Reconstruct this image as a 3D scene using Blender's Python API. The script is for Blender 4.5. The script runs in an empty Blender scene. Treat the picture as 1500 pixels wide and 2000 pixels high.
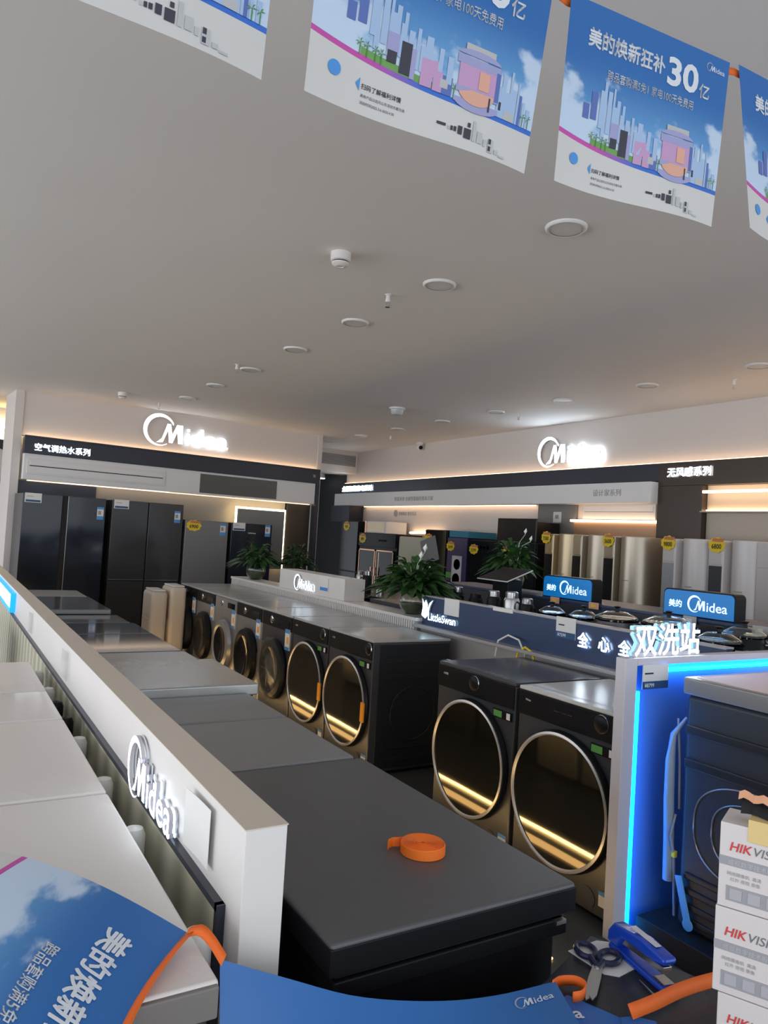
import bpy, bmesh, math, random
from mathutils import Matrix, Vector
random.seed(7)
SC = bpy.context.scene
COL = SC.collection
PI = math.pi

# ---------------------------------------------------------------- camera
cam = bpy.data.cameras.new('camera')
cam.sensor_fit = 'HORIZONTAL'
cam.sensor_width = 36.0
cam.lens = 36.0 * 1450 / 1500
cam.clip_start = 0.02
camo = bpy.data.objects.new('camera', cam)
COL.objects.link(camo)
_X = Vector((0.8554, -0.5144, 0.0611))
_B = Vector((-0.5133, -0.8574, -0.0337))
_U = _B.cross(_X).normalized()
_X = _U.cross(_B).normalized()
_B.normalize()
camo.matrix_world = Matrix(((_X.x, _U.x, _B.x, 0), (_X.y, _U.y, _B.y, 0), (_X.z, _U.z, _B.z, 1.5), (0, 0, 0, 1)))
SC.camera = camo

# ---------------------------------------------------------------- exposure, world, big lights
SC.view_settings.view_transform = 'Standard'
SC.view_settings.look = 'None'
SC.view_settings.gamma = 1.0
SC.view_settings.use_curve_mapping = False
SC.view_settings.exposure = 0.74

w = bpy.data.worlds.new('world')
SC.world = w
w.use_nodes = True
w.node_tree.nodes['Background'].inputs[0].default_value = (0.85, 0.92, 1.0, 1)
w.node_tree.nodes['Background'].inputs[1].default_value = 0.85


def area(name, loc, rot, sx, sy, power, col, spread=PI):
    l = bpy.data.lights.new(name, 'AREA')
    l.shape = 'RECTANGLE'
    l.size, l.size_y = sx, sy
    l.energy = power
    l.color = col
    l.spread = spread
    o = bpy.data.objects.new(name, l)
    o.location = loc
    o.rotation_euler = rot
    COL.objects.link(o)
    return o


# daylight through the shop front behind the camera, and an added fill on the left that lifts the ceiling
area('shopfront_daylight', (1.5, -3.4, 1.5), (math.radians(90), 0, 0), 9, 2.6, 46, (0.86, 0.94, 1.0))
area('side_fill', (-4.8, 5.0, 1.3), (0, math.radians(-90), 0), 2.4, 13, 150, (0.93, 0.96, 1.0))

# ---------------------------------------------------------------- materials
MATS = {}


def mat(name, col, rough=0.5, metal=0.0, emit=None, es=1.0, noise=0.0, nscale=8.0, bump=0.0, bscale=60.0, coat=0.0, trans=0.0, ior=1.45, alpha=1.0, spec=0.5, bevel=0):
    if name in MATS:
        return MATS[name]
    m = bpy.data.materials.new(name)
    m.use_nodes = True
    nt = m.node_tree
    b = nt.nodes['Principled BSDF']
    c = (col[0], col[1], col[2], 1)
    b.inputs['Base Color'].default_value = c
    b.inputs['Roughness'].default_value = rough
    b.inputs['Metallic'].default_value = metal
    b.inputs['IOR'].default_value = ior
    b.inputs['Specular IOR Level'].default_value = spec
    b.inputs['Coat Weight'].default_value = coat
    b.inputs['Coat Roughness'].default_value = 0.05
    b.inputs['Transmission Weight'].default_value = trans
    b.inputs['Alpha'].default_value = alpha
    if emit:
        b.inputs['Emission Color'].default_value = (emit[0], emit[1], emit[2], 1)
        b.inputs['Emission Strength'].default_value = es
    if noise or bump:
        tc = nt.nodes.new('ShaderNodeTexCoord')
        n = nt.nodes.new('ShaderNodeTexNoise')
        n.inputs['Scale'].default_value = nscale
        n.inputs['Detail'].default_value = 3
        nt.links.new(tc.outputs['Object'], n.inputs['Vector'])
        if noise:
            mx = nt.nodes.new('ShaderNodeMix')
            mx.data_type = 'RGBA'
            mx.inputs['A'].default_value = (col[0] * (1 - noise), col[1] * (1 - noise), col[2] * (1 - noise), 1)
            mx.inputs['B'].default_value = (min(1, col[0] * (1 + noise)), min(1, col[1] * (1 + noise)), min(1, col[2] * (1 + noise)), 1)
            nt.links.new(n.outputs['Fac'], mx.inputs['Factor'])
            nt.links.new(mx.outputs['Result'], b.inputs['Base Color'])
            mr = nt.nodes.new('ShaderNodeMapRange')
            mr.inputs['To Min'].default_value = max(0.02, rough * 0.85)
            mr.inputs['To Max'].default_value = min(1, rough * 1.15)
            nt.links.new(n.outputs['Fac'], mr.inputs['Value'])
            nt.links.new(mr.outputs['Result'], b.inputs['Roughness'])
        if bump:
            n2 = nt.nodes.new('ShaderNodeTexNoise')
            n2.inputs['Scale'].default_value = bscale
            nt.links.new(tc.outputs['Object'], n2.inputs['Vector'])
            bp = nt.nodes.new('ShaderNodeBump')
            bp.inputs['Strength'].default_value = bump
            bp.inputs['Distance'].default_value = 0.01
            nt.links.new(n2.outputs['Fac'], bp.inputs['Height'])
            nt.links.new(bp.outputs['Normal'], b.inputs['Normal'])
    MATS[name] = m
    return m


M_wall = mat('wall_paint', (0.72, 0.66, 0.62), 0.7, noise=0.02, nscale=2)
M_ceil = mat('ceiling_paint', (0.8, 0.77, 0.75), 0.8, noise=0.02, nscale=1.5)
M_band = mat('navy_band', (0.035, 0.038, 0.055), 0.35, noise=0.05)
M_hdr = mat('header_white', (0.8, 0.78, 0.77), 0.45)
M_white = mat('laminate_white', (0.78, 0.74, 0.71), 0.35, noise=0.015, nscale=3)
M_cream = mat('laminate_cream', (0.66, 0.57, 0.47), 0.4, noise=0.02, nscale=3)
M_frzw = mat('freezer_white', (0.74, 0.69, 0.66), 0.28, noise=0.01, nscale=2)
M_frzg = mat('freezer_grey', (0.23, 0.225, 0.225), 0.38, noise=0.04, nscale=4, bump=0.03, bscale=500)
M_frzd = mat('freezer_dark', (0.095, 0.095, 0.10), 0.36, noise=0.04, nscale=5, bump=0.04, bscale=500)
M_frzs = mat('freezer_silver', (0.42, 0.42, 0.41), 0.25, metal=0.5, noise=0.03)
M_frzb = mat('freezer_glass_blue', (0.1, 0.12, 0.15), 0.08, coat=0.6)
M_frzo = mat('freezer_olive_glass', (0.13, 0.13, 0.125), 0.12, coat=0.4)
M_black = mat('black_plastic', (0.011, 0.011, 0.013), 0.35, spec=0.18)
M_blackm = mat('black_matt', (0.008, 0.008, 0.01), 0.6)
M_graph = mat('graphite_metal', (0.085, 0.087, 0.098), 0.33, metal=0.45, noise=0.03)
M_graph2 = mat('titan_silver', (0.36, 0.36, 0.37), 0.33, metal=0.6)
M_side = mat('washer_side', (0.017, 0.019, 0.023), 0.38)
M_top = mat('washer_top', (0.42, 0.42, 0.42), 0.22, noise=0.03)
M_topd = mat('washer_top_dark', (0.06, 0.06, 0.066), 0.2)
M_topw = mat('washer_top_pale', (0.6, 0.58, 0.55), 0.25)
M_mirror = mat('door_mirror_glass', (0.2, 0.185, 0.15), 0.05, metal=0.95)
M_dglass = mat('door_black_glass', (0.010, 0.011, 0.014), 0.1, spec=0.22)
M_chrome = mat('chrome', (0.75, 0.75, 0.76), 0.12, metal=1.0)
M_ringw = mat('ring_satin', (0.7, 0.67, 0.66), 0.3, metal=0.6)
M_film = mat('plastic_film', (0.75, 0.78, 0.8), 0.12, trans=0.9, ior=1.2, alpha=0.35)
M_glass = mat('clear_glass', (0.9, 0.95, 0.93), 0.03, trans=1.0, ior=1.4)
M_fridge = mat('fridge_black_glass', (0.020, 0.025, 0.038), 0.08, noise=0.04, spec=0.35)
M_fridge2 = mat('fridge_dark_grey', (0.045, 0.046, 0.05), 0.16, noise=0.04, spec=0.35)
M_fridge3 = mat('fridge_steel_grey', (0.21, 0.21, 0.215), 0.35, metal=0.3, noise=0.03)
M_paper = mat('paper_white', (0.78, 0.77, 0.75), 0.7)
M_tagb = mat('tag_navy', (0.03, 0.09, 0.22), 0.5)
M_label = mat('energy_blue', (0.08, 0.3, 0.7), 0.4)
M_yel = mat('tag_yellow', (0.85, 0.62, 0.03), 0.5)
M_red = mat('tag_red', (0.6, 0.22, 0.1), 0.5)
M_org = mat('orange_sticker', (0.95, 0.36, 0.02), 0.45)
M_ink = mat('ink', (0.02, 0.02, 0.03), 0.6)
M_inkw = mat('ink_white', (0.85, 0.86, 0.88), 0.5)
M_green = mat('label_green', (0.12, 0.35, 0.08), 0.5)
M_copper = mat('copper_trim', (0.55, 0.3, 0.2), 0.25, metal=0.9)
M_gold = mat('champagne_metal', (0.5, 0.4, 0.26), 0.36, metal=0.7)
M_silver = mat('silver_shell', (0.46, 0.40, 0.32), 0.36, metal=0.7)
M_bronze = mat('bronze_panel', (0.075, 0.06, 0.05), 0.32, metal=0.4, spec=0.4)
M_greyp = mat('grey_panel', (0.24, 0.235, 0.23), 0.3, metal=0.3)
M_beige = mat('beige_panel', (0.5, 0.44, 0.37), 0.5)
M_led = mat('led_warm', (1, 0.8, 0.6), 0.5, emit=(1.0, 0.66, 0.38), es=5)
M_ledr = mat('led_warm_soft', (1, 0.8, 0.6), 0.5, emit=(1.0, 0.64, 0.36), es=2.6)
M_ledy = mat('led_yellow', (1, 0.9, 0.6), 0.5, emit=(1.0, 0.8, 0.45), es=4)
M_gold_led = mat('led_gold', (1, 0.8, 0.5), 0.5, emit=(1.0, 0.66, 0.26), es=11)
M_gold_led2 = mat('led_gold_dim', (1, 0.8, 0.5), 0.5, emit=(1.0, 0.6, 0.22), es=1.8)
M_cyan = mat('led_blue', (0.1, 0.5, 1), 0.5, emit=(0.0, 0.16, 1.0), es=13)
M_cyan.node_tree.nodes['Principled BSDF'].inputs['Emission Color'].default_value = (0.0, 0.31, 1.0, 1)
M_cyan.node_tree.nodes['Principled BSDF'].inputs['Emission Strength'].default_value = 11
M_sign = mat('sign_white', (1, 1, 1), 0.5, emit=(0.76, 0.89, 1.0), es=1.9)
M_sign2 = mat('sign_white_soft', (1, 1, 1), 0.5, emit=(0.75, 0.9, 1.0), es=2.2)
M_screen = mat('sign_screen', (0.1, 0.6, 1), 0.4, emit=(0.08, 0.5, 0.95), es=1.3)
M_bluebox = mat('sign_blue_face', (0.005, 0.13, 0.36), 0.35, emit=(0.002, 0.10, 0.30), es=0.55)
M_ribbon = mat('orange_ribbon', (0.95, 0.17, 0.02), 0.5, bump=0.3, bscale=900)
M_tape = mat('orange_tape', (1.0, 0.2, 0.015), 0.45, bump=0.3, bscale=1200)
M_leaf = mat('leaf_green', (0.035, 0.1, 0.025), 0.4, noise=0.5, nscale=30)
M_leafd = mat('leaf_dark', (0.03, 0.075, 0.03), 0.4, noise=0.5, nscale=30)
M_flower = mat('spathe_white', (0.8, 0.82, 0.76), 0.5)
M_stapler = mat('stapler_blue', (0.01, 0.06, 0.5), 0.25, coat=0.3)
M_steel = mat('steel', (0.55, 0.55, 0.55), 0.3, metal=1.0)
M_kraft = mat('yellow_card', (0.72, 0.52, 0.22), 0.6)
M_box = mat('carton_white', (0.66, 0.6, 0.58), 0.6, noise=0.02)
M_boxg = mat('carton_grey', (0.33, 0.32, 0.34), 0.6)
M_floor = mat('floor_tile', (0.08, 0.078, 0.075), 0.25, noise=0.05)
M_table = mat('table_dark', (0.03, 0.032, 0.04), 0.28, noise=0.05, spec=0.4)
M_navy = mat('navy_board', (0.03, 0.055, 0.13), 0.35)
M_shelf = mat('shelf_silver', (0.4, 0.39, 0.4), 0.3, metal=0.2)
M_lav = mat('post_white', (0.62, 0.6, 0.66), 0.45)
M_panelb = mat('panel_board_blue_glow', (0.10, 0.24, 0.62), 0.5)  # blue glow of the light strips is put into the board colour
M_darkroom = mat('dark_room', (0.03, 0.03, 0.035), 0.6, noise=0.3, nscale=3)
M_teal = mat('box_teal', (0.03, 0.2, 0.3), 0.5)
M_purp = mat('purple_screen', (0.05, 0.035, 0.14), 0.3)
M_cable = mat('cable_grey', (0.3, 0.38, 0.5), 0.5)
M_bluetape = mat('blue_tape', (0.1, 0.4, 0.75), 0.4)
M_hinge = mat('hinge_white', (0.7, 0.68, 0.65), 0.4)
M_water = mat('water', (0.75, 0.85, 0.8), 0.02, trans=1.0, ior=1.33)
M_lampoff = mat('lamp_diffuser', (0.72, 0.7, 0.69), 0.5)
M_lamprim = mat('lamp_rim', (0.76, 0.74, 0.72), 0.4)
M_lit = mat('lamp_lit', (1, 1, 1), 0.5, emit=(1, 0.98, 0.92), es=4)
M_mirrorp = mat('greyed_mirror', (0.6, 0.6, 0.55), 0.06, metal=0.95)


def stripes_mat(name, c1, c2, scale, axis, rough=0.4, metal=0.0, soft=True):
    m = bpy.data.materials.new(name)
    m.use_nodes = True
    nt = m.node_tree
    b = nt.nodes['Principled BSDF']
    b.inputs['Roughness'].default_value = rough
    b.inputs['Metallic'].default_value = metal
    tc = nt.nodes.new('ShaderNodeTexCoord')
    wv = nt.nodes.new('ShaderNodeTexWave')
    wv.wave_type = 'BANDS'
    wv.bands_direction = axis
    wv.inputs['Scale'].default_value = scale
    wv.inputs['Distortion'].default_value = 0.6 if soft else 0
    wv.inputs['Detail'].default_value = 1
    nt.links.new(tc.outputs['Object'], wv.inputs['Vector'])
    r = nt.nodes.new('ShaderNodeMix')
    r.data_type = 'RGBA'
    r.inputs['A'].default_value = (*c1, 1)
    r.inputs['B'].default_value = (*c2, 1)
    nt.links.new(wv.outputs['Fac'], r.inputs['Factor'])
    nt.links.new(r.outputs['Result'], b.inputs['Base Color'])
    return m


M_streak = stripes_mat('reflection_streak_panel', (0.5, 0.48, 0.37), (0.8, 0.76, 0.58), 2.2, 'Y', 0.25, 0.1)  # streaks paint the mirrored light curtain into the panel colour


# ---------------------------------------------------------------- mesh helper
class MB:
    def __init__(s):
        s.v, s.f, s.m = [], [], []
        s.T = None
        s.cm = 0

    def add(s, vs, fs):
        o = len(s.v)
        for p in vs:
            p = Vector(p)
            if s.T is not None:
                p = s.T @ p
            s.v.append(p)
        for f in fs:
            s.f.append([o + i for i in f])
            s.m.append(s.cm)
        return s

    def box(s, a, b):
        x0, x1 = sorted((a[0], b[0])); y0, y1 = sorted((a[1], b[1])); z0, z1 = sorted((a[2], b[2]))
        return s.add([(x0, y0, z0), (x1, y0, z0), (x1, y1, z0), (x0, y1, z0), (x0, y0, z1), (x1, y0, z1), (x1, y1, z1), (x0, y1, z1)],
                     [(0, 3, 2, 1), (4, 5, 6, 7), (0, 1, 5, 4), (1, 2, 6, 5), (2, 3, 7, 6), (3, 0, 4, 7)])

    def prism(s, poly, ax, lo, hi):
        """poly: 2-D outline, extruded along axis ax ('x','y','z') from lo to hi"""
        def P(p, t):
            if ax == 'x': return (t, p[0], p[1])
            if ax == 'y': return (p[0], t, p[1])
            return (p[0], p[1], t)
        n = len(poly)
        return s.add([P(p, lo) for p in poly] + [P(p, hi) for p in poly],
                     [list(range(n))[::-1], list(range(n, 2 * n))] + [(i, (i + 1) % n, n + (i + 1) % n, n + i) for i in range(n)])

    def lathe(s, prof, n=24, c=(0, 0, 0), ax='z', caps=True):
        vs, fs = [], []
        for (r, z) in prof:
            for i in range(n):
                a = 2 * PI * i / n
                x, y = r * math.cos(a), r * math.sin(a)
                if ax == 'z': p = (x, y, z)
                elif ax == 'x': p = (z, x, y)
                else: p = (x, z, y)
                vs.append((c[0] + p[0], c[1] + p[1], c[2] + p[2]))
        k = len(prof)
        for j in range(k - 1):
            for i in range(n):
                fs.append((j * n + i, j * n + (i + 1) % n, (j + 1) * n + (i + 1) % n, (j + 1) * n + i))
        if caps and prof[0][0] > 1e-5: fs.append(list(range(n))[::-1])
        if caps and prof[-1][0] > 1e-5: fs.append([(k - 1) * n + i for i in range(n)])
        return s.add(vs, fs)

    def tube(s, pts, r, n=8, closed=False):
        pts = [Vector(p) for p in pts]
        vs, fs = [], []
        m = len(pts)
        up = Vector((0.13, 0.21, 0.97)).normalized()
        for i, p in enumerate(pts):
            if closed: t = pts[(i + 1) % m] - pts[i - 1]
            else: t = pts[min(i + 1, m - 1)] - pts[max(i - 1, 0)]
            t.normalize()
            a = t.cross(up)
            if a.length < 1e-3: a = t.cross(Vector((1, 0, 0)))
            a.normalize(); b = t.cross(a).normalized()
            rr = r[i] if isinstance(r, (list, tuple)) else r
            for k in range(n):
                th = 2 * PI * k / n
                vs.append(p + a * (rr * math.cos(th)) + b * (rr * math.sin(th)))
        rng = m if closed else m - 1
        for i in range(rng):
            j = (i + 1) % m
            for k in range(n):
                fs.append((i * n + k, i * n + (k + 1) % n, j * n + (k + 1) % n, j * n + k))
        if not closed:
            fs.append(list(range(n))[::-1]); fs.append([(m - 1) * n + k for k in range(n)])
        return s.add(vs, fs)

    def grid(s, fn, nu, nv):
        vs = [fn(i / nu, j / nv) for j in range(nv + 1) for i in range(nu + 1)]
        fs = [(j * (nu + 1) + i, j * (nu + 1) + i + 1, (j + 1) * (nu + 1) + i + 1, (j + 1) * (nu + 1) + i) for j in range(nv) for i in range(nu)]
        return s.add(vs, fs)

    def build(s, name, mats, parent=None, bevel=0.0, smooth=False, uv=None, solid=0.0):
        me = bpy.data.meshes.new(name)
        me.from_pydata([tuple(p) for p in s.v], [], s.f)
        me.validate()
        if not isinstance(mats, (list, tuple)): mats = [mats]
        for m in mats: me.materials.append(m)
        if len(mats) > 1:
            for i, p in enumerate(me.polygons): p.material_index = s.m[i]
        if uv is not None:
            l = me.uv_layers.new(name='UVMap')
            for lp in me.loops: l.data[lp.index].uv = uv[lp.vertex_index]
        bm = bmesh.new(); bm.from_mesh(me)
        bmesh.ops.recalc_face_normals(bm, faces=bm.faces)
        bm.to_mesh(me); bm.free()
        if len(mats) == 1 and mats[0].name.startswith('sign_') and name != 'blue_face':
            dims = [max(p[i] for p in s.v) - min(p[i] for p in s.v) for i in range(3)]
            ax = dims.index(min(dims))
            if dims[ax] > 1e-4:
                me.materials.append(M_lav)
                for p in me.polygons: p.material_index = 0 if p.normal[ax] < -0.6 else 1
        if smooth:
            for p in me.polygons: p.use_smooth = True
        o = bpy.data.objects.new(name, me)
        COL.objects.link(o)
        if parent: o.parent = parent
        if bevel:
            b = o.modifiers.new('bevel', 'BEVEL'); b.width = bevel; b.segments = 3; b.limit_method = 'ANGLE'; b.angle_limit = math.radians(50)
            for p in me.polygons: p.use_smooth = True
            wn = o.modifiers.new('wn', 'WEIGHTED_NORMAL'); wn.keep_sharp = True
        elif smooth:
            e = o.modifiers.new('es', 'EDGE_SPLIT'); e.split_angle = math.radians(40)
        if solid:
            so = o.modifiers.new('solid', 'SOLIDIFY'); so.thickness = solid; so.offset = -1
        return o


def B(a, b): return MB().box(a, b)


def thing(name, label, cat, loc=(0, 0, 0), rz=0.0, group=None):
    o = bpy.data.objects.new(name, None)
    o.empty_display_size = 0.1
    COL.objects.link(o)
    o.location = loc
    o.rotation_euler = (0, 0, rz)
    o['label'] = label
    o['category'] = cat
    if group: o['group'] = group
    return o


def tag(o, label, cat, group=None, kind=None):
    o['label'] = label; o['category'] = cat
    if group: o['group'] = group
    if kind: o['kind'] = kind
    return o


def struct(name, mb, m, bevel=0.0, label=None, **k):
    o = mb.build(name, m, None, bevel, **k)
    o['kind'] = 'structure'
    o['label'] = label or name.replace('_', ' ')
    o['category'] = name.split('_')[0]
    return o


def dup(root, loc, rz=None, label=None, scale=None):
    r = root.copy(); COL.objects.link(r); r.location = loc
    if rz is not None: r.rotation_euler = (0, 0, rz)
    if scale: r.scale = scale
    if label: r['label'] = label
    for ch in list(root.children):
        c = ch.copy(); COL.objects.link(c); c.parent = r
        for g in list(ch.children):
            d = g.copy(); COL.objects.link(d); d.parent = c
    return r


# ---------------------------------------------------------------- lettering
_TX = {}


def glyphs(s, bold=0.0, ext=0.0):
    """unit-size text: list of verts and faces, and its width"""
    key = (s, bold, ext)
    if key in _TX: return _TX[key]
    c = bpy.data.curves.new('t', 'FONT')
    c.body = s; c.size = 1.0; c.offset = bold; c.extrude = ext; c.resolution_u = 3
    o = bpy.data.objects.new('t', c)
    COL.objects.link(o)
    bpy.context.view_layer.update()
    me = bpy.data.meshes.new_from_object(o.evaluated_get(bpy.context.evaluated_depsgraph_get()))
    vs = [tuple(v.co) for v in me.vertices]
    fs = [tuple(p.vertices) for p in me.polygons]
    bpy.data.objects.remove(o); bpy.data.curves.remove(c); bpy.data.meshes.remove(me)
    xs = [v[0] for v in vs]
    x0, x1 = min(xs), max(xs)
    vs = [(v[0] - x0, v[1], v[2]) for v in vs]
    _TX[key] = (vs, fs, x1 - x0)
    return _TX[key]


def put_text(mb, s, x, y, size, wid=None, bold=0.0, ext=0.0, align='l', F=None, sy=1.0):
    """place text in a 2-D frame; F maps (x,y,z) to 3-D; wid squeezes the string to a width"""
    cjk = any(ord(ch) > 0x2E80 for ch in s)
    vs, fs, W = glyphs(s, 0.0 if cjk else bold, ext / size if size else 0)
    if cjk and bold:
        b = bold * 0.9
        v2, f2 = [], []
        for i, (dx, dy) in enumerate(((0, 0), (b, 0), (-b, 0), (0, b), (0, -b), (b * .7, b * .7), (-b * .7, -b * .7), (b * .7, -b * .7), (-b * .7, b * .7))):
            o = len(v2)
            v2 += [(v[0] + dx, v[1] + dy, v[2]) for v in vs]
            f2 += [tuple(q + o for q in f) for f in fs]
        vs, fs = v2, f2
    kx = size if wid is None else wid / W
    ox = x - (W * kx / 2 if align == 'c' else 0)
    pts = [(ox + v[0] * kx, y + v[1] * size * sy, v[2] * size) for v in vs]
    if F: pts = [F(*p) for p in pts]
    mb.add(pts, fs)
    return W * kx


def ring_poly(mb, cx, cy, R, off, r2, ext, F=None, n=40, a0=0.0, a1=2 * PI):
    """crescent: outer circle R, inner circle r2 offset"""
    vs, fs = [], []
    for i in range(n + 1):
        a = a0 + (a1 - a0) * i / n
        for z in (-ext, ext):
            vs.append((cx + R * math.cos(a), cy + R * math.sin(a), z))
            vs.append((cx + off[0] + r2 * math.cos(a), cy + off[1] + r2 * math.sin(a), z))
    for i in range(n):
        o = i * 4
        p = o + 4
        fs += [(o + 2, o + 3, p + 3, p + 2), (o, p, p + 1, o + 1), (o, o + 2, p + 2, p), (o + 1, p + 1, p + 3, o + 3)]
    if F: vs = [F(*v) for v in vs]
    mb.add(vs, fs)


def poly2(mb, pts, ext, F=None):
    n = len(pts)
    vs = [(p[0], p[1], ext) for p in pts] + [(p[0], p[1], -ext) for p in pts]
    fs = [list(range(n)), list(range(n, 2 * n))[::-1]] + [(i, n + i, n + (i + 1) % n, (i + 1) % n) for i in range(n)]
    if ext == 0:
        vs = vs[:n]; fs = fs[:1]
    if F: vs = [F(*v) for v in vs]
    mb.add(vs, fs)


def logo(mb, x, y, h, ext=0.0, F=None):
    """round swoosh with a slanted M and the letters idea; h = ring diameter, x,y = lower left"""
    R = h / 2
    cx, cy = x + R, y + R
    # crescent, open at the lower right
    ring_poly(mb, cx, cy, R, (R * 0.10, -R * 0.06), R * 0.86, ext, F, a0=math.radians(28), a1=math.radians(300))
    mh = h * 0.58
    bx, by = cx + R * 0.16, y + h * 0.13
    # M with a curved left foot
    t = mh * 0.25
    W = mh * 1.12
    pts = [(bx - t * 1.1, by - t * 0.25), (bx + t * 0.35, by), (bx + W * 0.30, by + mh * 0.66), (bx + W * 0.37, by), (bx + W * 0.37 + t * 0.8, by),
           (bx + W * 0.80 - t * 0.2, by + mh * 0.62), (bx + W * 0.82, by), (bx + W * 0.82 + t * 1.05, by), (bx + W * 0.82 + t * 0.9, by + mh), (bx + W * 0.72, by + mh),
           (bx + W * 0.45 + t * 0.3, by + mh * 0.45), (bx + W * 0.42, by + mh), (bx + W * 0.25, by + mh), (bx + W * 0.02, by + mh * 0.2)]
    poly2(mb, pts, ext, F)
    put_text(mb, 'idea', bx + W * 0.82 + t * 1.75, by, mh * 1.34, wid=h * 1.42, bold=0.012, ext=ext, F=F)
    return h * 2.95


def F_x(x0, y0, z0, s=1.0):
    """frame on a plane facing -X: reading direction -Y"""
    return lambda a, b, c: (x0 - c, y0 - a * s, z0 + b * s)


def F_y(x0, y0, z0, s=1.0):
    return lambda a, b, c: (x0 + a * s, y0 - c, z0 + b * s)


# ================================================================ STRUCTURE
H = 3.1
# rotated frame of the back wall
P0 = Vector((0.746, 10.592, 0))
ANG = math.radians(4.81)
MW = Matrix.Translation(P0) @ Matrix.Rotation(ANG, 4, 'Z')


def onwall(s, off, z=0.0):
    p = MW @ Vector((s, -off, z))
    return (p.x, p.y, p.z)


struct('floor', B((-6, -4, -0.1), (9, 17, 0)), M_floor, label='floor of the shop, mostly hidden by the appliances')
struct('ceiling', B((-6, -4, H), (9, 17, H + 0.1)), M_ceil, label='plain pale grey ceiling')

m = MB(); m.T = MW; m.box((0.10, 0.0, 2.53), (4.50, 0.12, H))
struct('wall_back', m, M_wall, label='white rear wall above the fridges carrying the lit sign')
m = MB(); m.T = MW; m.box((0, -0.02, 0), (0.10, 0.7, H))
struct('wall_back_left', m, M_wall, label='white column at the left end of the rear bay')
m = MB(); m.T = MW; m.box((4.50, -0.02, 0), (4.58, 0.7, H))
struct('wall_back_right', m, M_wall, label='white column at the right end of the rear bay')
m = MB(); m.T = MW
m.box((4.6, 0.3, 0), (4.75, 0.55, 2.02))
struct('trim_1', m, M_lav, label='pale upright strip beside the rear bay')

# recess wall areas behind the fridges
m = MB(); m.T = MW
m.box((0.104, 0.02, 0), (1.08, 0.045, 1.95))
tag(m.build('bay_panel', M_band), 'dark navy panel framing the leftmost fridge', 'wall panel')
m = MB(); m.T = MW
m.box((1.084, 0.05, 0), (4.0, 0.07, 1.95))
tag(m.build('bay_panel', M_beige), 'grey beige panel behind the middle fridges of the rear bay', 'wall panel')
m = MB(); m.T = MW
m.box((4.02, 0.0, 0), (4.43, 0.04, 1.95))
tag(m.build('bay_panel', M_bronze), 'brushed dark gold panel at the right end of the rear bay', 'wall panel')

# header band on the rear bay
m = MB(); m.T = MW
m.box((0.12, -0.14, 2.295), (4.5, -0.021, 2.50)); m.box((0.12, -0.14, 2.50), (4.5, -0.12, 2.525))
hb = m.build('header_board', M_band, bevel=0.003)
m = MB(); m.T = MW; m.box((4.44, -0.14, 0.0), (4.5, -0.021, 2.293))
tag(m.build('side_frame', M_band), 'narrow dark upright frame at the right end of the rear bay', 'frame')
tag(hb, 'dark navy header board running under the lit logo on the rear wall', 'header board')
m = MB(); m.T = MW
m.box((0.14, -0.055, 2.502), (4.49, -0.03, 2.512))
tag(m.build('led_strip', M_led), 'hidden warm light strip on top of the rear header board', 'light strip')
m = MB(); m.T = MW
m.box((0.13, -0.12, 1.96), (4.435, -0.002, 2.293))
wh = m.build('display_header', M_hdr, bevel=0.004)
tag(wh, 'white header box holding the duct air conditioner grille and dark screen', 'display header')
g = thing('air_grille', 'long white duct air conditioner grille on the rear white header', 'air grille', onwall(0.17, 0.12, 2.03), ANG)
m = MB(); m.box((0, -0.012, 0), (1.8, 0, 0.20)); m.build('frame', M_white, g, 0.003)
m = MB(); m.box((0.03, -0.018, 0.115), (1.76, -0.012, 0.17)); m.box((0.03, -0.016, 0.02), (1.76, -0.012, 0.10)); m.build('flap', M_hdr, g, 0.003)
m = MB(); m.box((0.03, -0.0175, 0.103), (1.76, -0.012, 0.113)); m.build('slot', M_blackm, g)
m = MB(); m.T = MW
m.box((2.49, -0.128, 1.985), (3.74, -0.12, 2.262))
tag(m.build('dark_screen', mat('screen_grey', (0.11, 0.11, 0.10), 0.35)), 'blank dark grey screen inset in the rear white header', 'screen')

# lit logo on the rear wall
sg = thing('illuminated_sign', 'large glowing white logo sign on the rear wall above the fridges', 'illuminated sign', onwall(1.63, 0.02, 2.60), ANG)
m = MB(); logo(m, 0, 0, 0.46, 0.007, F_y(0, -0.035, 0)); m.build('lettering', M_sign, sg)
ts = thing('illuminated_sign', 'small glowing white characters at the left of the rear navy header', 'illuminated sign', onwall(0.24, 0.145, 2.345), ANG)
m = MB(); put_text(m, '空气调热水系列', 0, 0, 0.10, wid=0.68, bold=0.015, ext=0.006, F=F_y(0, -0.008, 0)); m.build('lettering', M_sign, ts)
ts = thing('header_mark', 'small white mark at the right end of the rear navy header', 'sign', onwall(4.36, 0.145, 2.385), ANG)
m = MB(); put_text(m, '美', 0, 0, 0.06, bold=0.01, ext=0.001, F=F_y(0, -0.002, 0)); m.build('lettering', M_inkw, ts)

m = MB(); m.T = MW
m.box((0.2, -0.03, 1.945), (4.4, -0.01, 1.955))
tag(m.build('led_strip', mat('led_faint', (1, 0.8, 0.6), 0.5, emit=(1.0, 0.72, 0.45), es=1.3)), 'warm light strip under the rear white header', 'light strip')
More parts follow.
